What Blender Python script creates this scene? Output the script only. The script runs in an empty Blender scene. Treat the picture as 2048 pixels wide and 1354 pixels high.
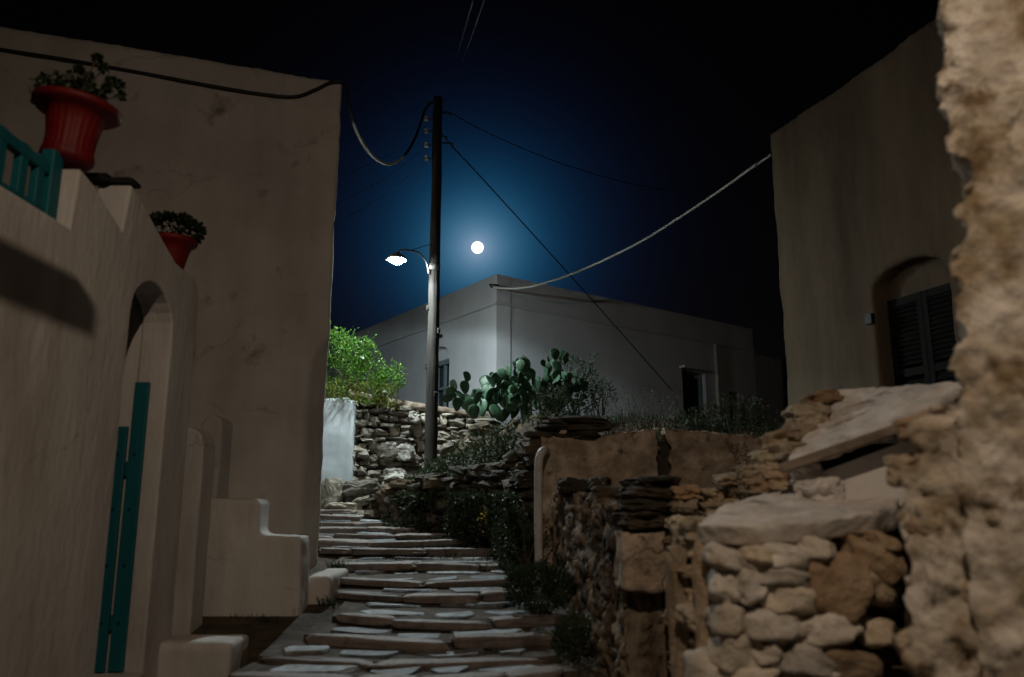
import bpy, bmesh, math, random
from mathutils import Vector, Matrix, noise, Quaternion

# ------------------------------------------------------------------ camera, world, lights, exposure
S = bpy.context.scene
COL = S.collection
R = math.radians
EYE = Vector((0, 0, 1.6))
F, PITCH = 1593.0, R(11.63)

cam_d = bpy.data.cameras.new('camera')
cam_d.sensor_width = 36.0
cam_d.lens = 28.0
cam_d.clip_end = 3000
cam_d.dof.use_dof = True
cam_d.dof.focus_distance = 14.0
cam_d.dof.aperture_fstop = 1.1
cam = bpy.data.objects.new('camera', cam_d)
COL.objects.link(cam)
cam.location = EYE
cam.rotation_euler = (math.pi / 2 + PITCH, 0, 0)
S.camera = cam

def ray(u, v):
    """direction (per unit of forward distance Y) of a measured bearing"""
    a = (u - 1024) / F
    b = -(v - 677) / F
    y = math.cos(PITCH) - math.sin(PITCH) * b
    return Vector((a / y, 1.0, (math.sin(PITCH) + math.cos(PITCH) * b) / y))

def P(u, v, Y):
    return EYE + ray(u, v) * Y

MOON_DIR = ray(955, 495).normalized()
world = bpy.data.worlds.new('World')
S.world = world
world.use_nodes = True
wn = world.node_tree
wn.nodes.clear()
def wnode(t, **k):
    n = wn.nodes.new(t)
    for a, b in k.items():
        setattr(n, a, b)
    return n
wo = wnode('ShaderNodeOutputWorld')
wb = wnode('ShaderNodeBackground')
sky = wnode('ShaderNodeTexSky', sky_type='NISHITA', sun_disc=False)
sky.sun_elevation = math.asin(MOON_DIR.z)
sky.sun_rotation = math.atan2(MOON_DIR.x, MOON_DIR.y)
tc = wnode('ShaderNodeTexCoord')
nrm = wnode('ShaderNodeVectorMath', operation='NORMALIZE')
wn.links.new(tc.outputs['Generated'], nrm.inputs[0])
dt = wnode('ShaderNodeVectorMath', operation='DOT_PRODUCT')
dt.inputs[1].default_value = MOON_DIR
wn.links.new(nrm.outputs[0], dt.inputs[0])
ac = wnode('ShaderNodeMath', operation='ARCCOSINE')
wn.links.new(dt.outputs['Value'], ac.inputs[0])
comb = wnode('ShaderNodeCombineColor')
# moonlight scattered in the damp night air: blue reaches farther from the moon than red
for i, (amp, tau) in enumerate(((0.28, 1.1), (0.355, 2.15), (0.50, 2.75))):
    m1 = wnode('ShaderNodeMath', operation='MULTIPLY'); m1.inputs[1].default_value = -1 / R(tau)
    wn.links.new(ac.outputs[0], m1.inputs[0])
    m2 = wnode('ShaderNodeMath', operation='EXPONENT'); wn.links.new(m1.outputs[0], m2.inputs[0])
    m3 = wnode('ShaderNodeMath', operation='MULTIPLY'); m3.inputs[1].default_value = amp
    wn.links.new(m2.outputs[0], m3.inputs[0])
    wn.links.new(m3.outputs[0], comb.inputs[i])
sk = wnode('ShaderNodeVectorMath', operation='SCALE'); sk.inputs['Scale'].default_value = 0.00012
wn.links.new(sky.outputs[0], sk.inputs[0])
ad = wnode('ShaderNodeVectorMath', operation='ADD')
wn.links.new(comb.outputs[0], ad.inputs[0]); wn.links.new(sk.outputs[0], ad.inputs[1])
wn.links.new(ad.outputs[0], wb.inputs['Color'])
wb.inputs['Strength'].default_value = 1.0
wn.links.new(wb.outputs[0], wo.inputs['Surface'])

sun_d = bpy.data.lights.new('moonlight', 'SUN')       # the moon's own faint light
sun_d.energy = 0.012
sun_d.angle = R(0.6)
sun_d.color = (0.75, 0.87, 1.0)
sun_o = bpy.data.objects.new('moonlight', sun_d)
COL.objects.link(sun_o)
sun_o.rotation_euler = (-MOON_DIR).to_track_quat('-Z', 'Y').to_euler()

S.view_settings.view_transform = 'Standard'
S.view_settings.look = 'None'
S.view_settings.exposure = 0.0
S.view_settings.gamma = 1.0
S.view_settings.use_curve_mapping = False
S.cycles.max_bounces = 6
S.cycles.sample_clamp_indirect = 4.0

WARM_POS = Vector((0.1, -0.1, 5.5))
WARM_W = 95.0
LED_W = 300.0

# ------------------------------------------------------------------ helpers
W = {}
rnd = random.Random(7)
I4 = Matrix.Identity(4)

def tag(o, label=None, cat=None, group=None, kind=None):
    if label: o['label'] = label
    if cat: o['category'] = cat
    if group: o['group'] = group
    if kind: o['kind'] = kind
    return o

def link(o, parent=None, M=None):
    COL.objects.link(o)
    M = M or I4
    W[o.name] = M
    if parent is not None:
        o.parent = parent
        o.matrix_parent_inverse = W[parent.name].inverted()
    o.matrix_basis = M
    return o

def empty(name, loc, label=None, cat=None, group=None):
    o = bpy.data.objects.new(name, None)
    o.empty_display_size = 0.1
    link(o, None, Matrix.Translation(Vector(loc)))
    return tag(o, label, cat, group)

def mesh(name, V, Fc, mat, parent=None, smooth=False, M=None):
    me = bpy.data.meshes.new(name)
    me.from_pydata([tuple(v) for v in V], [], Fc)
    me.update()
    if smooth:
        me.shade_smooth()
    if mat: me.materials.append(mat)
    return link(bpy.data.objects.new(name, me), parent, M)

def from_bm(name, bm, mat, parent=None, smooth=False, M=None):
    me = bpy.data.meshes.new(name)
    bmesh.ops.recalc_face_normals(bm, faces=bm.faces[:])
    bm.to_mesh(me); bm.free()
    if smooth: me.shade_smooth()
    if mat: me.materials.append(mat)
    return link(bpy.data.objects.new(name, me), parent, M)

def box(name, x0, x1, y0, y1, z0, z1, mat, parent=None, bev=0.0, M=None, smooth=False):
    bm = bmesh.new()
    bmesh.ops.create_cube(bm, size=1)
    for v in bm.verts:
        v.co = Vector(((x0 + x1) / 2 + v.co.x * (x1 - x0), (y0 + y1) / 2 + v.co.y * (y1 - y0), (z0 + z1) / 2 + v.co.z * (z1 - z0)))
    if bev:
        bmesh.ops.bevel(bm, geom=bm.edges[:], offset=bev, segments=2, profile=0.5, affect='EDGES')
    return from_bm(name, bm, mat, parent, smooth, M)

def bar(name, a, b, w, h, mat, parent=None, bev=0.0, up=Vector((0, 0, 1))):
    """box from point a to b, w wide and h high"""
    a, b = Vector(a), Vector(b)
    d = (b - a); L = d.length; d.normalize()
    s = d.cross(up).normalized(); n = s.cross(d)
    M = Matrix(((s.x, d.x, n.x, a.x), (s.y, d.y, n.y, a.y), (s.z, d.z, n.z, a.z), (0, 0, 0, 1)))
    return box(name, -w / 2, w / 2, 0, L, -h / 2, h / 2, mat, parent, bev, M)

def tube_data(pts, rad, seg=8):
    pts = [Vector(p) for p in pts]
    n = len(pts)
    if not hasattr(rad, '__len__'): rad = [rad] * n
    V, Fc = [], []
    t0 = (pts[1] - pts[0]).normalized()
    ref = Vector((0, 0, 1)) if abs(t0.z) < 0.9 else Vector((1, 0, 0))
    u = t0.cross(ref).normalized()
    for i, p in enumerate(pts):
        t = (pts[min(i + 1, n - 1)] - pts[max(i - 1, 0)]).normalized()
        u = (u - t * u.dot(t)).normalized()
        w = t.cross(u)
        for k in range(seg):
            a = 2 * math.pi * k / seg
            V.append(p + (u * math.cos(a) + w * math.sin(a)) * rad[i])
    for i in range(n - 1):
        for k in range(seg):
            a, b = i * seg + k, i * seg + (k + 1) % seg
            Fc.append((a, b, b + seg, a + seg))
    Fc.append(tuple(range(seg - 1, -1, -1)))
    Fc.append(tuple(range((n - 1) * seg, n * seg)))
    return V, Fc

def tube(name, pts, rad, mat, parent=None, seg=8, M=None):
    V, Fc = tube_data(pts, rad, seg)
    return mesh(name, V, Fc, mat, parent, True, M)

def merge(datas):
    V, Fc = [], []
    for v, f in datas:
        o = len(V)
        V += v
        Fc += [tuple(i + o for i in q) for q in f]
    return V, Fc

def spline(pts, n=12):
    """Catmull-Rom through the points"""
    pts = [Vector(p) for p in pts]
    q = [pts[0] * 2 - pts[1]] + pts + [pts[-1] * 2 - pts[-2]]
    out = []
    for i in range(1, len(q) - 2):
        for k in range(n):
            t = k / n
            a, b, c, d = q[i - 1], q[i], q[i + 1], q[i + 2]
            out.append(0.5 * ((2 * b) + (c - a) * t + (2 * a - 5 * b + 4 * c - d) * t * t + (3 * b - a - 3 * c + d) * t ** 3))
    out.append(pts[-1])
    return out

def lathe(name, prof, mat, parent=None, seg=40, M=None, flute=0.0, nfl=0, flz=(0, 0)):
    V, Fc = [], []
    for (r, z) in prof:
        for k in range(seg):
            a = 2 * math.pi * k / seg
            rr = r
            if flute and flz[0] < z < flz[1]:
                rr = r * (1 + flute * math.cos(a * nfl))
            V.append((rr * math.cos(a), rr * math.sin(a), z))
    for i in range(len(prof) - 1):
        for k in range(seg):
            a, b = i * seg + k, i * seg + (k + 1) % seg
            Fc.append((a, b, b + seg, a + seg))
    Fc.append(tuple(range(seg - 1, -1, -1)))
    Fc.append(tuple(range((len(prof) - 1) * seg, len(prof) * seg)))
    return mesh(name, V, Fc, mat, parent, True, M)

def holed(name, outer, holes, fn, thick_vec, mat, parent=None):
    """flat wall from a 2-D outline with openings; fn(s, z) -> world point; pushed back by thick_vec"""
    bm = bmesh.new()
    edges = []
    for loop in [outer] + holes:
        vs = [bm.verts.new(fn(*p)) for p in loop]
        for i in range(len(vs)):
            edges.append(bm.edges.new((vs[i], vs[(i + 1) % len(vs)])))
    bmesh.ops.triangle_fill(bm, use_beauty=True, use_dissolve=False, edges=edges)
    r = bmesh.ops.extrude_face_region(bm, geom=bm.faces[:])
    for v in [g for g in r['geom'] if isinstance(g, bmesh.types.BMVert)]:
        v.co += Vector(thick_vec)
    return from_bm(name, bm, mat, parent)

def organic(o, voxel=0.04, disp=0.03, scale=0.4, smooth=3, disp2=0.0, scale2=0.08, hard=False):
    """round the arrises and make the faces uneven, like hand-laid plaster"""
    m = o.modifiers.new('remesh', 'REMESH'); m.mode = 'VOXEL'; m.voxel_size = voxel; m.use_smooth_shade = True
    if smooth:
        s = o.modifiers.new('smooth', 'SMOOTH'); s.iterations = smooth; s.factor = 0.5
    for d, sc in ((disp, scale), (disp2, scale2)):
        if d:
            t = bpy.data.textures.new('lumps', 'CLOUDS'); t.noise_scale = sc; t.noise_depth = 3
            if hard: t.noise_type = 'HARD_NOISE'
            k = o.modifiers.new('displace', 'DISPLACE'); k.texture = t; k.strength = d; k.mid_level = 0.5
            k.texture_coords = 'GLOBAL'
    return o

# ------------------------------------------------------------------ materials
def mat(name, c1, c2=None, scale=3.0, rough=0.85, bump=0.25, bscale=25.0, stretch=(1, 1, 1), rand=0.0, spec=0.3,
        dirt=None, dscale=1.5, dlo=0.6, dhi=0.68, metal=0.0, bdist=0.02, island=False, hue=None, streak=0.0, crack=0.0, cscale=0.8):
    m = bpy.data.materials.new(name)
    m.use_nodes = True
    nt = m.node_tree
    N, L = nt.nodes, nt.links
    bs = N['Principled BSDF']
    bs.inputs['Roughness'].default_value = rough
    bs.inputs['Specular IOR Level'].default_value = spec
    bs.inputs['Metallic'].default_value = metal
    geo = N.new('ShaderNodeNewGeometry')
    mp = N.new('ShaderNodeMapping'); mp.inputs['Scale'].default_value = stretch
    L.new(geo.outputs['Position'], mp.inputs['Vector'])
    def tex(sc, det=7, ro=0.6):
        n = N.new('ShaderNodeTexNoise'); n.inputs['Scale'].default_value = sc
        n.inputs['Detail'].default_value = det; n.inputs['Roughness'].default_value = ro
        L.new(mp.outputs[0], n.inputs['Vector'])
        return n
    c2 = c2 or c1
    t1 = tex(scale)
    rp = N.new('ShaderNodeValToRGB')
    rp.color_ramp.elements[0].position = 0.36; rp.color_ramp.elements[0].color = (*c1, 1)
    rp.color_ramp.elements[1].position = 0.64; rp.color_ramp.elements[1].color = (*c2, 1)
    L.new(t1.outputs['Fac'], rp.inputs['Fac'])
    col = rp.outputs['Color']
    if dirt:
        t3 = tex(dscale, 9, 0.65)
        r3 = N.new('ShaderNodeMapRange'); r3.inputs['From Min'].default_value = dlo; r3.inputs['From Max'].default_value = dhi
        L.new(t3.outputs['Fac'], r3.inputs['Value'])
        mx = N.new('ShaderNodeMix'); mx.data_type = 'RGBA'
        L.new(r3.outputs[0], mx.inputs['Factor']); L.new(col, mx.inputs['A']); mx.inputs['B'].default_value = (*dirt, 1)
        col = mx.outputs['Result']
    if streak:      # rain runs and brush marks in the limewash
        ms = N.new('ShaderNodeMapping'); ms.inputs['Scale'].default_value = (2.4, 2.4, 0.4); L.new(geo.outputs['Position'], ms.inputs['Vector'])
        ts = N.new('ShaderNodeTexNoise'); ts.inputs['Scale'].default_value = 1.0; ts.inputs['Detail'].default_value = 8; ts.inputs['Roughness'].default_value = 0.6
        L.new(ms.outputs[0], ts.inputs['Vector'])
        rs = N.new('ShaderNodeMapRange'); rs.inputs['From Min'].default_value = 0.42; rs.inputs['From Max'].default_value = 0.72
        rs.inputs['To Min'].default_value = 1.0; rs.inputs['To Max'].default_value = 1.0 - streak
        L.new(ts.outputs['Fac'], rs.inputs['Value'])
        vs = N.new('ShaderNodeVectorMath'); vs.operation = 'SCALE'; L.new(col, vs.inputs[0]); L.new(rs.outputs[0], vs.inputs['Scale'])
        col = vs.outputs[0]
    if crack:
        wn_ = tex(2.5, 5); wm = N.new('ShaderNodeVectorMath'); wm.operation = 'MULTIPLY_ADD'
        L.new(wn_.outputs['Color'], wm.inputs[0]); wm.inputs[1].default_value = (0.5, 0.5, 0.5); L.new(geo.outputs['Position'], wm.inputs[2])
        vo = N.new('ShaderNodeTexVoronoi'); vo.feature = 'DISTANCE_TO_EDGE'; vo.inputs['Scale'].default_value = cscale
        L.new(wm.outputs[0], vo.inputs['Vector'])
        rc = N.new('ShaderNodeMapRange'); rc.inputs['From Max'].default_value = 0.012 * cscale; rc.inputs['To Min'].default_value = crack; rc.inputs['To Max'].default_value = 0
        L.new(vo.outputs['Distance'], rc.inputs['Value'])
        mk = tex(1.3, 3); rk = N.new('ShaderNodeMapRange'); rk.inputs['From Min'].default_value = 0.48; rk.inputs['From Max'].default_value = 0.58
        L.new(mk.outputs['Fac'], rk.inputs['Value'])
        mm = N.new('ShaderNodeMath'); mm.operation = 'MULTIPLY'; L.new(rc.outputs[0], mm.inputs[0]); L.new(rk.outputs[0], mm.inputs[1])
        mc = N.new('ShaderNodeMix'); mc.data_type = 'RGBA'; L.new(mm.outputs[0], mc.inputs['Factor']); L.new(col, mc.inputs['A']); mc.inputs['B'].default_value = (0.05, 0.04, 0.03, 1)
        col = mc.outputs['Result']
    if rand:
        if island:
            src = geo.outputs['Random Per Island']
        else:
            oi = N.new('ShaderNodeObjectInfo'); src = oi.outputs['Random']
        if hue:
            mh = N.new('ShaderNodeMix'); mh.data_type = 'RGBA'
            ml = N.new('ShaderNodeMath'); ml.operation = 'MULTIPLY'; ml.inputs[1].default_value = 7.31
            fr = N.new('ShaderNodeMath'); fr.operation = 'FRACT'
            pw = N.new('ShaderNodeMath'); pw.operation = 'POWER'; pw.inputs[1].default_value = 2.0
            L.new(src, ml.inputs[0]); L.new(ml.outputs[0], fr.inputs[0]); L.new(fr.outputs[0], pw.inputs[0])
            L.new(pw.outputs[0], mh.inputs['Factor']); L.new(col, mh.inputs['A']); mh.inputs['B'].default_value = (*hue, 1)
            col = mh.outputs['Result']
        mr = N.new('ShaderNodeMapRange'); mr.inputs['To Min'].default_value = 1 - rand; mr.inputs['To Max'].default_value = 1 + rand
        L.new(src, mr.inputs['Value'])
        sc_ = N.new('ShaderNodeVectorMath'); sc_.operation = 'SCALE'
        L.new(col, sc_.inputs[0]); L.new(mr.outputs[0], sc_.inputs['Scale'])
        col = sc_.outputs[0]
    L.new(col, bs.inputs['Base Color'])
    if bump:
        t2 = tex(bscale, 8, 0.65)
        bp = N.new('ShaderNodeBump'); bp.inputs['Strength'].default_value = bump; bp.inputs['Distance'].default_value = bdist
        L.new(t2.outputs['Fac'], bp.inputs['Height']); L.new(bp.outputs[0], bs.inputs['Normal'])
    return m

def emit(name, c, s):
    m = bpy.data.materials.new(name); m.use_nodes = True
    b = m.node_tree.nodes['Principled BSDF']
    b.inputs['Base Color'].default_value = (*c, 1)
    b.inputs['Emission Color'].default_value = (*c, 1)
    b.inputs['Emission Strength'].default_value = s
    return m

WHITE = mat('whitewash', (0.56, 0.53, 0.50), (0.66, 0.63, 0.59), 1.6, bump=0.35, bscale=14, stretch=(1, 1, 0.35), dirt=(0.38, 0.32, 0.27), dscale=1.1, dlo=0.50, dhi=0.74, streak=0.2, bdist=0.05, crack=0.3, cscale=0.9)
WHITE_OLD = mat('weathered_whitewash', (0.50, 0.46, 0.42), (0.62, 0.58, 0.53), 0.9, bump=0.4, bscale=20, dirt=(0.24, 0.19, 0.15), dscale=2.2, dlo=0.60, dhi=0.74, streak=0.18, crack=0.35, cscale=0.7)
WHITE_CLEAN = mat('clean_whitewash', (0.52, 0.55, 0.58), (0.60, 0.62, 0.64), 0.7, bump=0.15, bscale=18, dirt=(0.48, 0.49, 0.50), dscale=0.9, dlo=0.52, dhi=0.8, streak=0.10)
GARDEN_WHITE = mat('bluish_limewash', (0.34, 0.38, 0.40), (0.42, 0.46, 0.48), 1.5, bump=0.2, bscale=18, streak=0.2)
OCHRE = mat('ochre_plaster', (0.11, 0.082, 0.053), (0.17, 0.128, 0.086), 1.1, bump=0.5, bscale=16, stretch=(1, 1, 0.3), dirt=(0.09, 0.065, 0.04), dscale=1.3, dlo=0.50, dhi=0.75, streak=0.3, crack=0.6, cscale=0.6)
BROWN_PL = mat('brown_plaster', (0.22, 0.165, 0.115), (0.60, 0.48, 0.37), 4.0, bump=0.8, bscale=18, dirt=(0.06, 0.04, 0.025), dscale=5, dlo=0.58, dhi=0.68, bdist=0.04, crack=0.9, cscale=2.2)
RUBBLE_PL = mat('rubble_plaster', (0.10, 0.07, 0.045), (0.34, 0.27, 0.19), 5.0, bump=1.0, bscale=14, stretch=(1, 1, 0.35), dirt=(0.04, 0.03, 0.02), dscale=3, dlo=0.52, dhi=0.62, bdist=0.05)
NEAR_PL = mat('rough_lime_wall', (0.38, 0.29, 0.18), (0.84, 0.77, 0.67), 4.5, bump=1.0, bscale=11, dirt=(0.20, 0.135, 0.07), dscale=5.5, dlo=0.53, dhi=0.64, bdist=0.05, crack=0.8, cscale=3.0)
LIME_SLAB = mat('lime_mortar', (0.50, 0.46, 0.42), (0.76, 0.71, 0.66), 5, bump=0.7, bscale=18, dirt=(0.22, 0.2, 0.18), dscale=4, dlo=0.56, dhi=0.66, bdist=0.03)
LIME_WHITE = mat('limewash', (0.58, 0.55, 0.52), (0.66, 0.63, 0.60), 4, bump=0.3, bscale=16)
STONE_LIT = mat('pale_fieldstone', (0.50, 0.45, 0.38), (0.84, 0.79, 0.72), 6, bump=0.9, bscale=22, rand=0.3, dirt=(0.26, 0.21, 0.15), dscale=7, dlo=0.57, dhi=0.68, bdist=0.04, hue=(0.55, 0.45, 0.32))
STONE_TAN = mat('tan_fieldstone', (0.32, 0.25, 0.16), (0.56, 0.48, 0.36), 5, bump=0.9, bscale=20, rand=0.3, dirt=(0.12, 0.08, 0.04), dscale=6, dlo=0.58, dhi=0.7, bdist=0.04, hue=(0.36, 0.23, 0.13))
STONE_GREY = mat('schist_stone', (0.09, 0.083, 0.065), (0.24, 0.225, 0.19), 7, bump=0.8, bscale=26, rand=0.45, dirt=(0.08, 0.07, 0.05), dscale=9, dlo=0.55, dhi=0.66, bdist=0.03, hue=(0.30, 0.27, 0.215))
STONE_PALE = mat('pale_wall_stone', (0.20, 0.19, 0.165), (0.40, 0.385, 0.35), 7, bump=0.8, bscale=22, rand=0.3, dirt=(0.1, 0.09, 0.07), dscale=8, dlo=0.55, dhi=0.66, bdist=0.03)
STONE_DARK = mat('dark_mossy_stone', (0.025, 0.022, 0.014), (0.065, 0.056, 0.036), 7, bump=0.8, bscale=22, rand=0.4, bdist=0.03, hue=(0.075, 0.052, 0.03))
FLAG = mat('paving_slate', (0.055, 0.065, 0.072), (0.27, 0.31, 0.34), 6, rough=0.42, bump=0.8, bscale=14, rand=0.6, spec=0.5, dirt=(0.10, 0.09, 0.075), dscale=5, dlo=0.52, dhi=0.64, bdist=0.03)
KERB = mat('step_edge_stone', (0.13, 0.105, 0.09), (0.25, 0.21, 0.185), 5, rough=0.5, bump=0.6, bscale=18, rand=0.22, dirt=(0.12, 0.09, 0.065), dscale=5, dlo=0.54, dhi=0.68, bdist=0.03)
BED = mat('dirty_mortar', (0.045, 0.035, 0.025), (0.13, 0.10, 0.075), 8, bump=0.8, bscale=30)
EARTH = mat('earth', (0.035, 0.026, 0.016), (0.10, 0.075, 0.045), 6, bump=0.9, bscale=20, bdist=0.04)
MORTAR = mat('clay_mortar', (0.14, 0.11, 0.08), (0.26, 0.21, 0.16), 8, bump=0.9, bscale=20)
CORE = mat('dark_earth_mortar', (0.035, 0.028, 0.018), (0.08, 0.062, 0.042), 9, bump=0.6)
POLE = mat('tarred_pole_wood', (0.007, 0.006, 0.005), (0.03, 0.026, 0.021), 9, bump=0.7, bscale=26, stretch=(1, 1, 0.08), dirt=(0.012, 0.01, 0.008), dscale=6, dlo=0.5, dhi=0.75)
PLANK = mat('grey_plank_wood', (0.13, 0.10, 0.075), (0.27, 0.22, 0.17), 9, bump=0.6, bscale=30, stretch=(0.3, 1, 1))
BLACK = mat('black_rubber', (0.012, 0.012, 0.012), rough=0.5, bump=0)
CABLE_W = mat('white_and_lit_cable', (0.62, 0.66, 0.62), rough=0.5, bump=0)
STEEL = mat('galvanised_steel', (0.22, 0.22, 0.22), (0.3, 0.3, 0.3), 12, rough=0.45, bump=0, metal=0.7)
DARK_METAL = mat('dark_metal', (0.03, 0.03, 0.03), rough=0.5, bump=0, metal=0.5)
PORC = mat('porcelain', (0.45, 0.44, 0.40), rough=0.25, bump=0, spec=0.5)
RED = mat('red_plastic', (0.12, 0.0015, 0.001), (0.19, 0.002, 0.0015), 3, rough=0.6, bump=0.1, bscale=40, spec=0.4)
SOIL = mat('potting_soil', (0.03, 0.02, 0.012), (0.05, 0.035, 0.02), 30, bump=0.8, bscale=60)
TEAL = mat('teal_paint', (0.004, 0.095, 0.115), (0.008, 0.13, 0.155), 4, rough=0.5, bump=0.25, bscale=40, stretch=(1, 1, 0.15), dirt=(0.02, 0.07, 0.06), dscale=8, dlo=0.6, dhi=0.75)
SHUT = mat('dark_shutter_paint', (0.006, 0.006, 0.006), (0.011, 0.01, 0.009), 6, rough=0.7, bump=0.2, spec=0.15)
BLUEGREY = mat('blue_grey_paint', (0.13, 0.17, 0.20), (0.17, 0.21, 0.24), 5, rough=0.55, bump=0.15)
GLASS = mat('dark_window_glass', (0.01, 0.014, 0.018), rough=0.08, bump=0, spec=0.6)
PIPE = mat('white_plastic_pipe', (0.48, 0.47, 0.44), (0.58, 0.57, 0.54), 6, rough=0.45, bump=0.1, dirt=(0.25, 0.2, 0.15), dscale=5, dlo=0.55, dhi=0.8)
def leafmat(name, a, b, rand=0.4, tr=0.25, rough=0.55):
    m = mat(name, a, b, 8, rough=rough, bump=0, rand=rand, island=True, spec=0.35)
    bs = m.node_tree.nodes['Principled BSDF']
    out = [n for n in m.node_tree.nodes if n.type == 'OUTPUT_MATERIAL'][0]
    t = m.node_tree.nodes.new('ShaderNodeBsdfTranslucent')
    mx = m.node_tree.nodes.new('ShaderNodeMixShader'); mx.inputs[0].default_value = tr
    src = bs.inputs['Base Color'].links[0].from_socket
    m.node_tree.links.new(src, t.inputs['Color'])
    m.node_tree.links.new(bs.outputs[0], mx.inputs[1]); m.node_tree.links.new(t.outputs[0], mx.inputs[2])
    m.node_tree.links.new(mx.outputs[0], out.inputs['Surface'])
    return m
LEAF_BRIGHT = leafmat('bright_leaf', (0.025, 0.085, 0.006), (0.065, 0.145, 0.012), rand=0.6)
LEAF_OLIVE = leafmat('yellow_green_leaf', (0.10, 0.13, 0.012), (0.15, 0.17, 0.02))
LEAF_DARK = leafmat('dark_leaf', (0.02, 0.035, 0.014), (0.035, 0.05, 0.02))
LEAF_MID = leafmat('grey_green_leaf', (0.035, 0.075, 0.04), (0.06, 0.10, 0.055))
DRY = leafmat('dry_grass', (0.09, 0.07, 0.035), (0.16, 0.125, 0.07))
CACTUS = mat('cactus_skin', (0.02, 0.06, 0.03), (0.05, 0.105, 0.06), 6, rough=0.45, bump=0.35, bscale=45, rand=0.35, spec=0.4, dirt=(0.15, 0.16, 0.08), dscale=7, dlo=0.62, dhi=0.72)
STEM = mat('woody_stem', (0.06, 0.045, 0.03), (0.1, 0.08, 0.05), 12, bump=0.4)
PETAL = mat('white_petal', (0.4, 0.42, 0.38), bump=0)
PETAL_Y = mat('yellow_petal', (0.55, 0.42, 0.03), bump=0)

# ------------------------------------------------------------------ stone pool: a few rock shapes shared by all stones
def rock_mesh(name, n, seed, power, amp, freq, layer=0.0):
    V, Fc, idx = [], [], {}
    def vid(p):
        k = tuple(round(c, 4) for c in p)
        if k not in idx:
            q = Vector(p)
            r = (abs(q.x) ** power + abs(q.y) ** power + abs(q.z) ** power) ** (1 / power)
            q = q / r
            d = noise.fractal(q * freq + Vector((seed * 7.3, seed * 3.1, seed)), 0.8, 2.0, 4)
            q2 = q * (1 + amp * d)
            c = noise.noise_vector(q * 0.9 + Vector((seed * 5.7, 0, seed * 2.2))) * amp * 1.3
            lay = 1 + layer * noise.noise(Vector((seed * 3.3, 0, q.z * 5.0)))
            q3 = q2 + c
            idx[k] = len(V); V.append(Vector((q3.x * lay, q3.y * lay, q3.z)) * 0.5)
        return idx[k]
    for ax in range(3):
        for sg in (-1, 1):
            for i in range(n):
                for j in range(n):
                    def pt(a, b):
                        c = [0, 0, 0]; c[ax] = sg
                        c[(ax + 1) % 3] = -1 + 2 * a / n; c[(ax + 2) % 3] = -1 + 2 * b / n
                        return c
                    f = [vid(pt(i, j)), vid(pt(i + 1, j)), vid(pt(i + 1, j + 1)), vid(pt(i, j + 1))]
                    Fc.append(f if sg > 0 else f[::-1])
    me = bpy.data.meshes.new(name)
    me.from_pydata([tuple(v) for v in V], [], Fc); me.update()
    return me
POOL = {}
def pool(kind, m):
    key = (kind, m.name)
    if key not in POOL:
        L = []
        for i in range(10):
            if kind == 'lo': me = rock_mesh('stone', 3, i + 1, 5.0, 0.32, 1.4, 0.05)
            elif kind == 'hi': me = rock_mesh('stone', 11, i + 21, 4.8, 0.22, 1.35, 0.035)
            elif kind == 'chunk': me = rock_mesh('stone', 10, i + 91, 3.3, 0.20, 1.2); me.shade_smooth()
            elif kind == 'kerb': me = rock_mesh('kerb_stone', 8, i + 51, 6.0, 0.11, 2.0); me.shade_smooth()
            elif kind == 'flat': me = rock_mesh('stone', 5, i + 71, 3.0, 0.25, 1.6)
            me.materials.append(m); L.append(me)
        POOL[key] = L
    return POOL[key]
def rock(name, parent, c, size, rz=0.0, tilt=(0, 0), kind='lo', m=None, r=rnd):
    me = r.choice(pool(kind, m))
    Mx = Matrix.Translation(Vector(c)) @ Matrix.Rotation(rz, 4, 'Z') @ Matrix.Rotation(tilt[0], 4, 'X') @ Matrix.Rotation(tilt[1], 4, 'Y') @ Matrix.Diagonal((*size, 1))
    return link(bpy.data.objects.new(name, me), parent, Mx)

def courses(parent, path, z0, z1, hr, wr, depth, m, kind='lo', seed=1, proud=0.03, gap=0.012, tilt=0.05, name='stone', skip=None):
    """dry stone courses along a plan path; outward side is to the right of the path"""
    r = random.Random(seed)
    pts = [Vector((p[0], p[1], 0)) for p in path]
    seg = [(pts[i + 1] - pts[i]).length for i in range(len(pts) - 1)]
    tot = sum(seg)
    def at(s):
        for i, L in enumerate(seg):
            if s <= L or i == len(seg) - 1:
                return pts[i].lerp(pts[i + 1], s / L), (pts[i + 1] - pts[i]).normalized()
            s -= L
    z = min(z0(0), z0(tot)); n = 0
    while True:
        h = r.uniform(*hr)
        any_ = False
        s = r.uniform(-0.5, 0) * wr[0]
        while s < tot:
            w = r.uniform(*wr)
            if r.random() < 0.2: w *= 0.6
            sc = min(max(s + w / 2, 0), tot)
            top = z1(sc)
            if z + h * 0.5 < top and z + h > z0(sc):
                any_ = True
                p, d = at(sc)
                nrm_ = Vector((d.y, -d.x, 0))
                hh = min(h, top - z + 0.03) * r.uniform(0.7, 1.35)
                c = p + nrm_ * (r.uniform(-proud, proud) - depth * 0.3) + Vector((0, 0, z + h / 2 + r.uniform(-0.28, 0.28) * h))
                if not (skip and skip(c)):
                    rock(name, parent, c, (w - gap, depth, hh - gap), math.atan2(d.y, d.x) + r.uniform(-0.12, 0.12), (r.uniform(-tilt, tilt) * 2, r.uniform(-tilt, tilt)), kind, m, r)
                    n += 1
            s += w
        z += h
        if not any_ and z > max(z1(0), z1(tot)): break
        if z > 20: break
    return n

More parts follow.
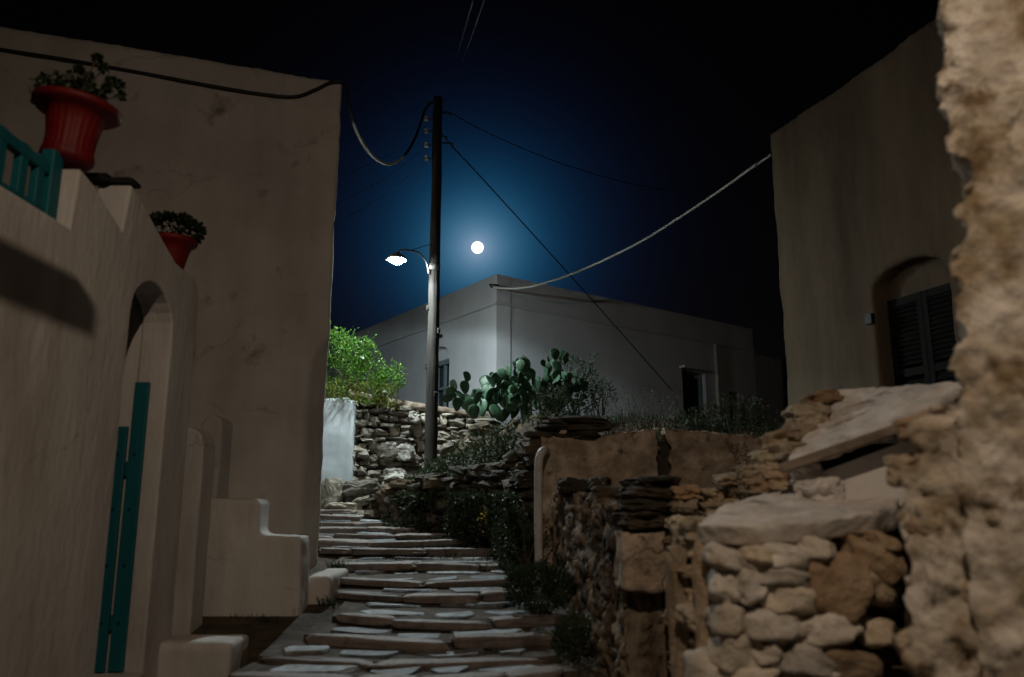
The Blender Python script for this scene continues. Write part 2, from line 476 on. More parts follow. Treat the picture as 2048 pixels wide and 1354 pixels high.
# ------------------------------------------------------------------ leaves
def leaf(V, Fc, p, d, L, w, r):
    d = d.normalized()
    s = d.cross(Vector((r.uniform(-1, 1), r.uniform(-1, 1), r.uniform(-1, 1))))
    if s.length < 1e-3: return
    s.normalize(); n = d.cross(s)
    o = len(V)
    V += [p, p + d * L * 0.5 + s * w / 2 + n * L * 0.08, p + d * L, p + d * L * 0.5 - s * w / 2 + n * L * 0.08]
    Fc += [(o, o + 1, o + 2), (o, o + 2, o + 3)]
def rv(r):
    while True:
        v = Vector((r.uniform(-1, 1), r.uniform(-1, 1), r.uniform(-1, 1)))
        if 0.05 < v.length < 1: return v

def blades(V, Fc, p, h, n, spread, w, r, lean=0.5):
    for _ in range(n):
        b = p + Vector((r.uniform(-1, 1), r.uniform(-1, 1), 0)) * spread
        d = Vector((r.uniform(-lean, lean), r.uniform(-lean, lean), 1)).normalized()
        hh = h * r.uniform(0.5, 1.1)
        s = Vector((r.uniform(-1, 1), r.uniform(-1, 1), 0)).normalized() * w / 2
        bend = Vector((d.x, d.y, -0.3)) * hh * 0.25
        o = len(V)
        V += [b - s, b + s, b + d * hh * 0.55 + s * 0.7, b + d * hh * 0.55 - s * 0.7, b + d * hh + bend]
        Fc += [(o, o + 1, o + 2, o + 3), (o + 3, o + 2, o + 4)]

# ------------------------------------------------------------------ ground
def zl(y):
    if y < -6: return -0.39
    if y < 6.3: return 0.065 * y
    if y < 12: return 0.41 + 0.175 * (y - 6.3)
    return 1.4075 + 0.03 * (min(y, 20) - 12)
BASE = [(60, 8.62), (0.5, 8.62), (0.14, 8.7), (-0.08, 9.6), (-0.70, 10.4), (-1.45, 11.1), (-2.1, 11.75), (-2.3, 13.0), (-3.4, 13.35), (-60, 13.35)]
CTRL = [(-2.3, 13.5, 1.55), (-1.36, 12.6, 2.08), (-1.9, 12.3, 1.75), (-0.5, 13.0, 2.75), (0.5, 12, 2.85), (0.7, 9.2, 2.2), (2.5, 9.2, 2.25), (2, 12, 2.8), (-0.2, 10.6, 1.95),
        (0, 17, 3.2), (5, 17, 3.2), (-5, 15, 3.0), (-2, 15, 3.0), (10, 20, 3.3), (5, 10, 2.5), (-30, 30, 3.2), (30, 30, 3.2), (-30, 14, 3.0), (0, 60, 3.2)]
def inside(x, y):
    pg = BASE + [(-60, 700), (60, 700)]
    c = False
    for i in range(len(pg)):
        x1, y1 = pg[i]; x2, y2 = pg[i - 1]
        if (y1 > y) != (y2 > y) and x < (x2 - x1) * (y - y1) / (y2 - y1) + x1: c = not c
    return c
def dist_base(x, y):
    p = Vector((x, y)); best = 1e9
    for i in range(len(BASE) - 1):
        a, b = Vector(BASE[i]), Vector(BASE[i + 1])
        t = max(0, min(1, (p - a).dot(b - a) / (b - a).length_squared))
        best = min(best, (p - a - (b - a) * t).length)
    return best
def ground_z(x, y):
    if abs(x) > 50 or y > 60: return 3.2 if y > 13 else zl(y)
    z = zl(y) - 0.02
    if x < -1.9 and 3.5 < y < 6.6: z -= 0.32 * min(1, (-1.9 - x) / 0.12) * min(1, (6.6 - y) / 0.12) * min(1, (y - 3.5) / 1.5)
    if y > 8.4 and inside(x, y):
        d = dist_base(x, y)
        s = min(1, d / 0.45); s = s * s * (3 - 2 * s) * 0.75 + 0.25 * min(1, d / 1.2)
        ws = zs = 0
        for cx, cy, cz in CTRL:
            w = 1 / (((x - cx) ** 2 + (y - cy) ** 2) ** 1.5 + 0.01); ws += w; zs += w * cz
        z = z * (1 - s) + s * zs / ws
        if y < 14.5: z += 0.06 * noise.fractal(Vector((x * 2.5, y * 2.5, 0)), 0.8, 2.0, 4) * s
    return z
def axis(lo, hi, step, far):
    a = []; v = lo
    while v <= hi: a.append(v); v += step
    out = [-f for f in far if -f < lo][::-1]
    return sorted(set([-f for f in far if -f < lo] + a + [f for f in far if f > hi]))
xs = axis(-6, 6, 0.12, [9, 14, 25, 49, 90, 200, 500, 900])
ys = axis(-2, 18, 0.12, [3.5, 5, 8, 14, 25, 49, 59, 90, 200, 500, 900])
V = [(x, y, ground_z(x, y)) for y in ys for x in xs]
nx = len(xs)
Fc = [(j * nx + i, j * nx + i + 1, (j + 1) * nx + i + 1, (j + 1) * nx + i) for j in range(len(ys) - 1) for i in range(nx - 1)]
tag(mesh('ground', V, Fc, EARTH, None, True), 'dark bare earth around the lane and terraces', 'ground', kind='structure')

# ------------------------------------------------------------------ the stepped lane
lane = tag(empty('lane', (-0.8, 9, 0.85)), 'stepped stone paved lane climbing between the houses', 'lane', kind='structure')
YK = [4.7, 5.3, 5.85, 6.3, 6.75, 7.2, 7.95, 8.38, 9.0, 9.62, 10.05, 10.42, 10.78, 11.15, 11.65, 12.3, 13.2]
XL = [-1.9, -1.88, -1.9, -1.86, -1.64, -1.52, -1.70, -1.78, -1.92, -2.25, -2.7, -2.9, -3.0, -3.1, -3.2, -3.3]
XR = [0.5, 0.5, 0.35, 0.22, 0.42, 0.38, 0.2, 0.16, 0.0, -0.12, -0.50, -0.75, -1.18, -1.5, -2.1, -2.3]
RISE = 0.085
lr = random.Random(11)
def arc(k, x):
    xm, hw = (XL[k] + XR[k]) / 2, (XR[k] - XL[k]) / 2
    t = (x - xm) / hw
    return YK[k] - (0.24 if k < 9 else 0.10) * (1 - t * t) * min(1, hw) + 0.14 * noise.noise(Vector((x * 0.9, k * 3.7, 0))) + 0.03 * noise.noise(Vector((x * 3, k * 1.7, 5)))
for k in range(len(XL)):
    zt = zl(YK[k]) + RISE
    zb = zl(YK[k + 1]) + 0.0
    ynext = lambda x: YK[k + 1] - (0.10 * min(1, (XR[min(k + 1, 15)] - XL[min(k + 1, 15)]) / 2) if k + 1 < len(XL) else 0)
    n = 14
    V, Fc = [], []
    x0, x1 = XL[k] - 0.06, XR[k] + 0.12
    for i in range(n + 1):
        x = x0 + (x1 - x0) * i / n
        y = arc(k, x) + 0.05
        V += [(x, y, zt - 0.16), (x, y, zt - 0.03), (x, YK[k + 1] + 0.1, zb + 0.004)]
    for i in range(n):
        a = i * 3
        Fc += [(a, a + 3, a + 4, a + 1), (a + 1, a + 4, a + 5, a + 2)]
    mesh('step_bed', V, Fc, BED, lane)
    # edging stones
    x = XL[k]
    while x < XR[k] - 0.1:
        w = min(lr.uniform(0.35, 1.25), XR[k] - x)
        if XR[k] - x - w < 0.35: w = XR[k] - x
        xc = x + w / 2
        y = arc(k, xc) + 0.075
        sl = (arc(k, xc + 0.1) - arc(k, xc - 0.1)) / 0.2
        rock('edging_stone', lane, (xc, y, zt - 0.05 + lr.uniform(-0.018, 0.012)), (w + 0.004, 0.17 * lr.uniform(0.7, 1.35), 0.088 * lr.uniform(0.75, 1.2)),
             math.atan(sl) + lr.uniform(-0.03, 0.03), (lr.uniform(-0.06, 0.06), lr.uniform(-0.03, 0.03)), 'kerb', KERB, lr)
        x += w
    # flagstones on the tread
    depth = YK[k + 1] - YK[k] - 0.135
    rows = 1 if depth < 0.38 else 2
    for rw in range(rows):
        x = XL[k] + lr.uniform(0, 0.15)
        while x < XR[k] - 0.12:
            w = min(lr.uniform(0.25, 0.85), XR[k] - x)
            if lr.random() < 0.15: x += w * 0.5; continue
            xc = x + w / 2
            ya = arc(k, xc) + 0.135
            ye = YK[k + 1] - 0.04
            d = (ye - ya) / rows
            yc = ya + d * (rw + 0.5)
            t = (yc - YK[k]) / (YK[k + 1] - YK[k])
            zc = zt - 0.03 + (zb - zt + 0.034) * t + lr.uniform(0.006, 0.024)
            m_ = lr.randint(6, 8)
            ring = []
            for q in range(m_):
                a = 2 * math.pi * (q + lr.uniform(-0.25, 0.25)) / m_
                ca, sa = math.cos(a), math.sin(a)
                e = 1 / (abs(ca) ** 4 + abs(sa) ** 4) ** 0.25
                ring.append(Vector((ca * e * (w - 0.03) / 2 * lr.uniform(0.85, 1.0), sa * e * max(0.05, d - 0.02) / 2 * lr.uniform(0.85, 1.0), 0)))
            tx, ty = lr.uniform(-0.035, 0.035), lr.uniform(-0.04, 0.04)
            Vv = [Vector((p.x * 0.93, p.y * 0.93, p.x * tx + p.y * ty + lr.uniform(-0.002, 0.002))) for p in ring] + [Vector((p.x, p.y, -0.012)) for p in ring] + [Vector((p.x, p.y, -0.05)) for p in ring]
            ff = [tuple(range(m_))]
            for q in range(m_):
                ff += [(q, q + m_, (q + 1) % m_ + m_, (q + 1) % m_), (q + m_, q + 2 * m_, (q + 1) % m_ + 2 * m_, (q + 1) % m_ + m_)]
            mesh('flagstone', Vv, [f[::-1] if len(f) == 4 else f for f in ff], FLAG, lane, M=Matrix.Translation((xc, yc, zc)))
            x += w
# ------------------------------------------------------------------ courtyard wall with arched gate (left)
CX = -2.66
court = empty('courtyard_wall', (CX, 5.5, 0.3), 'whitewashed courtyard wall with arched gateway and saw-tooth parapet', 'wall')
arch = []
y0a, y1a = 5.40, 6.10
ysp, rr = 2.90, 0.35
for i in range(13):
    a = math.pi * (1 - i / 12)
    arch.append(((y0a + y1a) / 2 + rr * math.cos(a), ysp + 0.30 * math.sin(a)))
prof = [(-1.0, -0.5), (-1.0, 3.22), (4.56, 3.22), (4.60, 3.62), (4.78, 3.58), (5.18, 3.42), (5.24, 3.78), (5.4, 3.73), (5.9, 3.52), (6.06, 3.46), (6.46, 3.44), (6.54, 3.36), (6.56, 3.2), (6.56, -0.5), (y1a - 0.0, -0.5)] + arch[::-1] + [(y0a, -0.5)]
w_ = holed('wall', prof, [], lambda s, z: Vector((CX, s, z)), (-0.24, 0, 0), WHITE, court)
bv_ = w_.modifiers.new('bevel', 'BEVEL'); bv_.width = 0.018; bv_.segments = 3; bv_.limit_method = 'ANGLE'; bv_.angle_limit = R(35)
pw = box('passage_wall', -5.2, CX - 0.242, y1a + 0.002, y1a + 0.26, -0.5, 3.25, WHITE, court)
box('passage_roof', -5.2, CX - 0.26, 4.8, y1a + 0.26, 3.26, 3.36, WHITE, court)
box('coping_slab', CX - 0.26, CX + 0.02, 5.19, 5.34, 3.785, 3.815, DARK_METAL, court, 0.005)
sl = bar('coping_slab', (CX - 0.12, 5.2, 3.80), (CX - 0.62, 5.2, 3.80), 0.16, 0.03, DARK_METAL, court)
o = box('threshold', -3.4, CX + 0.03, 5.41, 6.09, -0.3, 0.41, WHITE_OLD, court, 0.02)
gate = empty('gate', (-2.9, 6.12, 0.4), 'teal plank gate standing open inside the arched gateway', 'gate')
gp = [(-2.765, -2.875, 2.50), (-2.888, -2.985, 2.16), (-2.995, -3.10, 2.14), (-3.11, -3.22, 2.12)]
for i, (a, b, zt) in enumerate(gp):
    bm = bmesh.new()
    bmesh.ops.create_cube(bm, size=1)
    for v in bm.verts:
        v.co = Vector(((a + b) / 2 + v.co.x * (a - b), 6.03 + v.co.y * 0.035 - 0.02 * (i % 2), (zt + 0.42) / 2 + v.co.z * (zt - 0.42)))
    bmesh.ops.bevel(bm, geom=bm.edges[:], offset=0.008, segments=2, profile=0.5, affect='EDGES')
    pk = from_bm('plank', bm, TEAL, gate)
    for z in (0.75, 1.15, 1.55, 1.95):
        box('stud', (a + b) / 2 - 0.005, (a + b) / 2 + 0.005, 5.99 - 0.02 * (i % 2), 6.02 - 0.02 * (i % 2), z, z + 0.010, DARK_METAL, pk)
box('ledge', -3.2, -2.79, 6.052, 6.08, 0.7, 0.8, TEAL, gate)
box('ledge', -3.2, -2.79, 6.052, 6.08, 1.8, 1.9, TEAL, gate)
# step block at the gate
o = box('doorstep_block', -3.2, -2.12, 6.36 - 0.0, 6.80, -0.2, 0.56, WHITE, None)
organic(o, 0.03, 0.02, 0.3, 2)
tag(o, 'low square white block standing beside the gateway foot', 'block')
# terrace railing
rail = empty('terrace_railing', (CX - 0.1, 3.6, 3.2), 'teal wooden railing on the terrace left of the big red pot', 'railing')
bar('rail', (CX - 0.12, 2.2, 3.62), (CX - 0.12, 4.56, 3.54), 0.06, 0.07, TEAL, rail, 0.008)
bar('rail', (CX - 0.12, 2.2, 3.29), (CX - 0.12, 4.56, 3.27), 0.05, 0.06, TEAL, rail, 0.008)
for y in (2.5, 2.75, 3.0, 3.25, 3.5, 3.75, 3.98, 4.18, 4.34):
    box('baluster', CX - 0.145, CX - 0.095, y, y + 0.07, 3.2, 3.6, TEAL, rail, 0.006)
box('post', CX - 0.16, CX - 0.08, 4.45, 4.555, 3.2, 3.68, TEAL, rail, 0.008)

# ------------------------------------------------------------------ rounded walls and stepped white block
def round_top(name, x0, x1, y0, y1, z0, z1, m, label, cat):
    pr = [(x0, z0)] + [((x0 + x1) / 2 + (x1 - x0) / 2 * math.cos(a), z1 - (x1 - x0) / 2 + (x1 - x0) / 2 * math.sin(a)) for a in [math.pi * (1 - i / 8) for i in range(9)]] + [(x1, z0)]
    o = holed(name, pr, [], lambda s, z: Vector((s, y0, z)), (0, y1 - y0, 0), m)
    organic(o, 0.025, 0.015, 0.3, 2)
    return tag(o, label, cat)
round_top('wall_end', -3.0, -2.70, 7.02, 7.3, 0.4, 2.25, WHITE, 'narrow round-topped white wall end just behind the gateway', 'wall')
round_top('stair_parapet', -3.18, -2.96, 8.15, 8.5, 0.5, 2.48, WHITE_OLD, 'grey round-topped parapet above the stepped white block', 'parapet')
o = holed('stepped_block', [(-3.6, 0.2), (-3.6, 1.64), (-2.37, 1.64), (-2.34, 1.60), (-2.33, 1.31), (-1.93, 1.29), (-1.90, 0.2)], [], lambda s, z: Vector((s, 7.5 + (z - 0.6) * 0.03, z)), (0, 0.34, 0), WHITE)
organic(o, 0.03, 0.03, 0.4, 2)
tag(o, 'white plastered stair flank with a stepped top against the big house', 'steps')
o = box('low_ledge', -1.96, -1.72, 7.85, 8.75, 0.3, 0.92, WHITE_OLD)
organic(o, 0.03, 0.03, 0.3, 3)
tag(o, 'low dirty white ledge at the corner of the stepped block', 'ledge')

# ------------------------------------------------------------------ tall house on the left
big = empty('tall_house', (-2.1, 9.0, 0.8), 'tall plain whitewashed house with a chamfered corner left of the lane', 'house')
C1 = Vector((-2.095, 9.0, 0)); DF = Vector((-0.945, -0.326, 0)); DS = Vector((-0.326, 0.945, 0))
V, Fc = [], []
lev = [0.2, 1.0, 2.0, 2.7, 2.85, 3.0, 3.15, 3.25, 3.35, 3.42, 3.46, 4.2, 5.0, 5.6, 6.2, 6.7]
for z in lev:
    c = 0.24 if z < 2.8 else 0.24 * math.sqrt(max(0, 1 - ((z - 2.8) / 0.66) ** 2))
    c = max(c, 0.012)
    batter = 0.015 * (6.7 - z) / 6
    b0 = C1 - DF * 0
    top = 0
    pts = [b0 + DF * 6.5, b0 + DF * c, b0 + DS * c * 1.25, b0 + DS * 5, b0 + DS * 5 + DF * 6.5]
    for i, p in enumerate(pts):
        zz = z
        V.append(Vector((p.x, p.y, zz)))
for i in range(len(lev) - 1):
    for k in range(5):
        a, b = i * 5 + k, i * 5 + (k + 1) % 5
        Fc.append((a, b, b + 5, a + 5))
Fc.append((4, 3, 2, 1, 0)); n5 = (len(lev) - 1) * 5
Fc.append((n5, n5 + 1, n5 + 2, n5 + 3, n5 + 4))
w_ = mesh('wall', V, Fc, WHITE_OLD, big)
organic(w_, 0.045, 0.07, 0.9, 2, 0.02, 0.16)

# ------------------------------------------------------------------ right house with shutters
rh = empty('ochre_house', (3.8, 11, 1.0), 'tall ochre plastered house with a dark shuttered window on the right', 'house')
C2 = Vector((3.815, 11.0, 0)); D2 = Vector((0.332, -0.943, 0)); N2 = Vector((0.943, 0.332, 0))
def rhp(s, z, d=0.0): 
    q = C2 + D2 * s + N2 * d
    return Vector((q.x, q.y, z))
s0, s1, zb_, zs_ = 1.72, 2.78, 2.2, 4.10
hole = [(s0, zb_), (s1, zb_), (s1, zs_)]
for i in range(1, 12):
    a = math.pi * i / 12
    hole.append(((s0 + s1) / 2 + (s1 - s0) / 2 * math.cos(a), zs_ + 0.26 * math.sin(a)))
hole.append((s0, zs_))
outer = [(0, 0.6), (7, 0.6), (7, 7.0), (5, 6.98), (3, 7.02), (1.2, 6.96), (0.0, 6.96)]
w_ = holed('wall', outer, [hole], rhp, N2 * 0.5, OCHRE, rh)
organic(w_, 0.05, 0.05, 0.6, 1, 0.02, 0.14)
holed('wall', [(0.02, 0.6), (4.5, 0.6), (4.5, 6.9), (0.02, 6.9)], [], lambda s, z: Vector(((C2 + N2 * (0.51 + s) + D2 * 0.02).x, (C2 + N2 * (0.51 + s) + D2 * 0.02).y, z)), D2 * 6.9, OCHRE, rh)
def rbox(name, sa, sb, za, zb2, da, db, m, parent):
    c = [rhp(s, z, d) for s in (sa, sb) for d in (da, db) for z in (za, zb2)]
    return mesh(name, c, [(0, 1, 3, 2), (4, 6, 7, 5), (0, 4, 5, 1), (2, 3, 7, 6), (0, 2, 6, 4), (1, 5, 7, 3)], m, parent)
rbox('window_head', s0 + 0.01, s1 - 0.01, 4.0, 4.5, 0.235, 0.44, OCHRE, rh)
rbox('window_back', s0 - 0.2, s1 + 0.2, 2.0, 4.6, 0.452, 0.48, SHUT, rh)
for i in range(2):
    a = s0 + 0.02 + i * 0.515; b = a + 0.505
    shp = empty('shutter', rhp((a + b) / 2, 2.3, 0.2)); shp.parent = rh; shp.matrix_parent_inverse = W[rh.name].inverted()
    rbox('stile', a, a + 0.07, 2.2, 4.0, 0.19, 0.23, SHUT, shp)
    rbox('stile', b - 0.07, b, 2.2, 4.0, 0.19, 0.23, SHUT, shp)
    for z in (2.2, 3.05, 3.91):
        rbox('cross_rail', a + 0.07, b - 0.07, z, z + 0.09, 0.195, 0.228, SHUT, shp)
    z = 2.31
    while z < 3.9:
        if not (3.0 < z < 3.15):
            q = [rhp(s, zz, d) for s in (a + 0.07, b - 0.07) for (zz, d) in ((z, 0.198), (z + 0.012, 0.195), (z + 0.055, 0.226), (z + 0.043, 0.228))]
            mesh('slat', q, [(0, 1, 2, 3), (7, 6, 5, 4), (0, 4, 5, 1), (1, 5, 6, 2), (2, 6, 7, 3), (3, 7, 4, 0)], SHUT, shp)
        z += 0.058
rbox('shutter_hook', 1.62, 1.72, 3.72, 3.84, -0.06, 0.0, DARK_METAL, rh)

# ------------------------------------------------------------------ white house beyond
far = empty('corner_house', (-0.32, 15.8, 3.1), 'low white house with corner to the lane, seen below the moon', 'house')
KH = 0.93
C3 = Vector((-0.34 * KH, 17.0 * KH, 0)); DL = Vector((-0.569, 0.822, 0)); DR = Vector((0.79, 0.613, 0))
NL = Vector((0.822, 0.569, 0)); NR = Vector((-0.613, 0.79, 0))        # inward directions
ZT, ZC = P(993, 548, 17).z, P(993, 606, 17).z
def lp(t, z, d=0.0):
    q = C3 + DL * t * KH + NL * d; return Vector((q.x, q.y, 1.6 + (z - 1.6) * KH))
def rp_(t, z, d=0.0):
    q = C3 + DR * t * KH + NR * d; return Vector((q.x, q.y, 1.6 + (z - 1.6) * KH))
def archhole(a, b, z0, zs, rise):
    h = [(a, z0), (b, z0), (b, zs)]
    for i in range(1, 10):
        t = math.pi * i / 10
        h.append(((a + b) / 2 + (b - a) / 2 * math.cos(t), zs + rise * math.sin(t)))
    return h + [(a, zs)]
lw0, lw1 = 2.02, 2.98
zwt = 5.0
holed('wall', [(0, 2.6), (10, 2.6), (10, ZT), (0, ZT)], [archhole(lw0, lw1, 3.4, zwt, 0.32)], lp, NL * 0.35, WHITE_CLEAN, far)
rd0, rd1 = 6.1, 7.05
holed('wall', [(0.002, 2.6), (9.3, 2.6), (9.3, ZT - 0.003), (0.002, ZT - 0.003)], [[(rd0, 3.0), (rd1, 3.0), (rd1, 5.0), (rd0, 5.06)], [(8.05, 3.8), (8.5, 3.8), (8.5, 4.62), (8.05, 4.62)]], rp_, NR * 0.35, WHITE_CLEAN, far)
holed('roof', [(0.36, 0.36), (9.2, 0.36), (9.2, 9.0), (0.36, 9.0)], [], lambda a, b: C3 + DR * a * KH + DL * b * KH + Vector((0, 0, 1.6 + (ZT - 1.85) * KH)), (0, 0, -0.15), WHITE_CLEAN, far)
def mould(fn, t0, t1, z, name='string_course'):
    pr = [(0, 0), (-0.05, 0.01), (-0.06, 0.04), (-0.035, 0.055), (-0.03, 0.085), (0, 0.09)]
    V = [fn(t, z + p[1], p[0]) for t in (t0, t1) for p in pr]
    n = len(pr)
    return mesh(name, V, [(i, i + 1, n + i + 1, n + i) for i in range(n - 1)] + [tuple(range(n)), tuple(range(2 * n - 1, n - 1, -1))], WHITE_CLEAN, far)
mould(lp, -0.05, 10, ZC - 0.04)
mould(rp_, 0.0, 9.3, ZC - 0.04)
def fbox(fn, name, a, b, z0, z1, d0, d1, m, parent):
    c = [fn(s, z, d) for s in (a, b) for d in (d0, d1) for z in (z0, z1)]
    return mesh(name, c, [(0, 1, 3, 2), (4, 6, 7, 5), (0, 4, 5, 1), (2, 3, 7, 6), (0, 2, 6, 4), (1, 5, 7, 3)], m, parent)
wl = empty('window', lp(2.5, 3.4, 0.2)); wl.parent = far; wl.matrix_parent_inverse = W[far.name].inverted()
fbox(lp, 'pane', lw0 + 0.05, lw1 - 0.05, 3.4, zwt - 0.02, 0.2, 0.215, GLASS, wl)
fbox(lp, 'frame', lw0 + 0.002, lw0 + 0.14, 3.4, zwt, 0.10, 0.19, BLUEGREY, wl)
fbox(lp, 'frame', lw1 - 0.14, lw1 - 0.002, 3.4, zwt, 0.10, 0.19, BLUEGREY, wl)
fbox(lp, 'frame', lw0 + 0.14, lw1 - 0.14, zwt - 0.12, zwt - 0.003, 0.10, 0.19, BLUEGREY, wl)
fbox(lp, 'frame', lw0 + 0.14, lw1 - 0.14, 4.28, 4.34, 0.12, 0.19, BLUEGREY, wl)
fbox(lp, 'frame', (lw0 + lw1) / 2 - 0.03, (lw0 + lw1) / 2 + 0.03, 3.4, zwt - 0.12, 0.13, 0.19, BLUEGREY, wl)
fbox(lp, 'window_head', lw0 - 0.05, lw1 + 0.05, zwt + 0.003, zwt + 0.4, 0.16, 0.33, WHITE_CLEAN, far)
fbox(lp, 'wall_lamp', 2.36, 2.62, 5.52, 5.60, -0.14, 0.0, DARK_METAL, far)
dr = empty('door', rp_(6.5, 3.0, 0.2)); dr.parent = far; dr.matrix_parent_inverse = W[far.name].inverted()
fbox(rp_, 'frame', rd0 + 0.003, rd0 + 0.08, 3.0, 5.0, 0.10, 0.2, BLUEGREY, dr)
fbox(rp_, 'frame', rd1 - 0.08, rd1 - 0.003, 3.0, 4.98, 0.10, 0.2, BLUEGREY, dr)
fbox(rp_, 'door_panel', rd0 + 0.08, rd1 - 0.08, 3.0, 4.9, 0.2, 0.24, SHUT, dr)
fbox(rp_, 'door_hood', rd0 - 0.1, rd1 + 0.1, 5.06, 5.12, -0.18, 0.0, WHITE_CLEAN, far)
w2 = empty('window', rp_(8.3, 3.8, 0.2)); w2.parent = far; w2.matrix_parent_inverse = W[far.name].inverted()
fbox(rp_, 'pane', 8.06, 8.49, 3.81, 4.61, 0.2, 0.22, GLASS, w2)
fbox(rp_, 'frame', 8.053, 8.12, 3.803, 4.617, 0.10, 0.19, BLUEGREY, w2)
fbox(rp_, 'frame', 8.43, 8.497, 3.803, 4.617, 0.10, 0.19, BLUEGREY, w2)
tube('downpipe', [rp_(7.46, 5.85, -0.07), rp_(7.46, 3.0, -0.07)], 0.05, PIPE, far)
br = tube('cable_bracket', [rp_(0.0, 6.25, 0.0) + Vector((-0.10, -0.02, 0)), rp_(0.0, 6.25, 0) + Vector((-0.14, -0.14, 0.02)), rp_(0, 6.25, 0) + Vector((0.05, -0.18, 0.0))], 0.02, DARK_METAL, far)
ann = empty('annexe', rp_(9.3, 3.2, 0.5), 'low dark annexe at the far end of the white house', 'building')
holed('wall', [(9.32, 2.6), (13.5, 2.6), (13.5, ZT - 0.6), (9.32, ZT - 0.6)], [], lambda s, z: rp_(s, z, 0.5), NR * 3, WHITE_CLEAN, ann)

# ------------------------------------------------------------------ white wall end and dry stone wall up the lane
o = holed('garden_wall', [(-4.6, 1.2), (-4.6, 3.28), (-3.1, 3.30), (-2.75, 3.32), (-2.62, 3.22), (-2.60, 1.2)], [], lambda s, z: Vector((s, 13.2, z)), (0, 0.4, 0), GARDEN_WHITE)
organic(o, 0.035, 0.03, 0.4, 2)
tag(o, 'short white plastered wall end under the bright green bush', 'wall')
dsw = empty('dry_stone_wall', (-1.2, 13.8, 1.6), 'lit dry stone wall of grey schist behind the wooden pole', 'wall')
wp = [(-2.68, 13.28), (-2.2, 13.62), (-1.3, 13.85), (-0.3, 14.0)]
ctop = lambda s: 3.42 - 0.13 * s
core = holed('core', [(0, 1.2), (0, 3.32), (2.5, 3.02), (2.5, 1.2)], [], lambda s, z: (lambda t: Vector((wp[0][0] + (wp[-1][0] - wp[0][0]) * t, 13.62 + 0.45 * t, z)))(s / 2.5), (0.1, 0.5, 0), CORE, dsw)
courses(dsw, wp, lambda s: 1.35 + 0.3 * s, ctop, (0.07, 0.19), (0.11, 0.40), 0.22, STONE_GREY, 'lo', 3, 0.05, 0.010, 0.09)
for (u, v, sx, sz) in ((775, 902, 0.36, 0.24), (810, 905, 0.30, 0.26), (790, 950, 0.34, 0.2), (735, 870, 0.3, 0.14), (830, 838, 0.2, 0.13), (730, 930, 0.36, 0.13)):
    rock('stone', dsw, P(u, v, 13.62), (sx, 0.22, sz), rnd.uniform(-0.2, 0.3), (0, rnd.uniform(-0.15, 0.15)), 'hi', STONE_PALE)
# mortar capping along the top
V, Fc = [], []
cp = [Vector((a, b, 0)) for a, b in wp]
V2 = []
acc = 0
for i, p in enumerate(cp):
    if i: acc += (cp[i] - cp[i - 1]).length
    z = ctop(acc)
    for (dy, dz) in ((-0.06, -0.03), (-0.05, 0.03), (0.3, 0.06), (0.5, 0.0), (0.5, -0.08), (-0.04, -0.07)):
        V2.append(p + Vector((-0.05, dy, z + dz)))
n6 = 6
Fc = [(i * n6 + k, i * n6 + (k + 1) % n6, (i + 1) * n6 + (k + 1) % n6, (i + 1) * n6 + k) for i in range(len(cp) - 1) for k in range(n6)]
Fc += [tuple(range(6)), tuple(range(len(V2) - 1, len(V2) - 7, -1))]
cpo = mesh('capping', V2, Fc, MORTAR, dsw)
organic(cpo, 0.025, 0.04, 0.15, 1)
# boulders at the wall's foot
bd = [((662, 1000), 12.75, (0.34, 0.3, 0.62), 'tall dark upright rock leaning on the white wall end', STONE_GREY, (0.1, 0.15)),
      ((722, 980), 12.95, (0.62, 0.4, 0.26), 'broad slanting grey boulder at the foot of the stone wall', STONE_GREY, (-0.3, -0.25)),
      ((752, 1002), 12.55, (0.66, 0.35, 0.13), 'flat tilted slab lying lowest before the boulders', STONE_GREY, (-0.2, -0.2)),
      ((690, 1018), 12.45, (0.55, 0.3, 0.15), 'low flat stone at the top of the steps', STONE_GREY, (-0.1, 0.05)),
      ((800, 985), 12.75, (0.42, 0.3, 0.2), 'small rounded rock right of the slanting boulder', STONE_GREY, (0, 0.15)),
      ((740, 1035), 12.15, (0.6, 0.35, 0.22), 'greenish block set where the steps meet the bank', STONE_GREY, (-0.1, 0.0))]
for (uv, Y, sz, lab, m_, tl) in bd:
    o = rock('boulder', None, P(uv[0], uv[1], Y), sz, rnd.uniform(-0.3, 0.3), tl, 'hi', m_)
    tag(o, lab, 'rock', 'boulders at the foot of the dry stone wall')
    
# ------------------------------------------------------------------ bank stones (children of the bank)
bank = tag(empty('bank', (-0.4, 10.5, 1.4)), 'dark overgrown rubble bank right of the steps', 'bank', kind='structure')
br_ = random.Random(5)
inner = [(0.14, 8.75), (-0.06, 9.6), (-0.68, 10.43), (-1.43, 11.13), (-2.08, 11.78)]
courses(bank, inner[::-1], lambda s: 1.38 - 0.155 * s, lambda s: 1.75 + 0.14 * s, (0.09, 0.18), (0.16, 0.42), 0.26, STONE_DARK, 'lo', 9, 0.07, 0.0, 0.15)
for i in range(130):
    x = br_.uniform(-1.9, 0.4); y = br_.uniform(8.8, 13.2)
    if not inside(x, y): continue
    z = ground_z(x, y); s = br_.uniform(0.1, 0.26)
    rock('stone', bank, (x, y, z + s * 0.12), (s * br_.uniform(1, 1.7), s, s * br_.uniform(0.4, 0.8)), br_.uniform(0, 3), (br_.uniform(-0.3, 0.3), br_.uniform(-0.3, 0.3)), 'lo', STONE_DARK if br_.random() < 0.75 else STONE_GREY, br_)

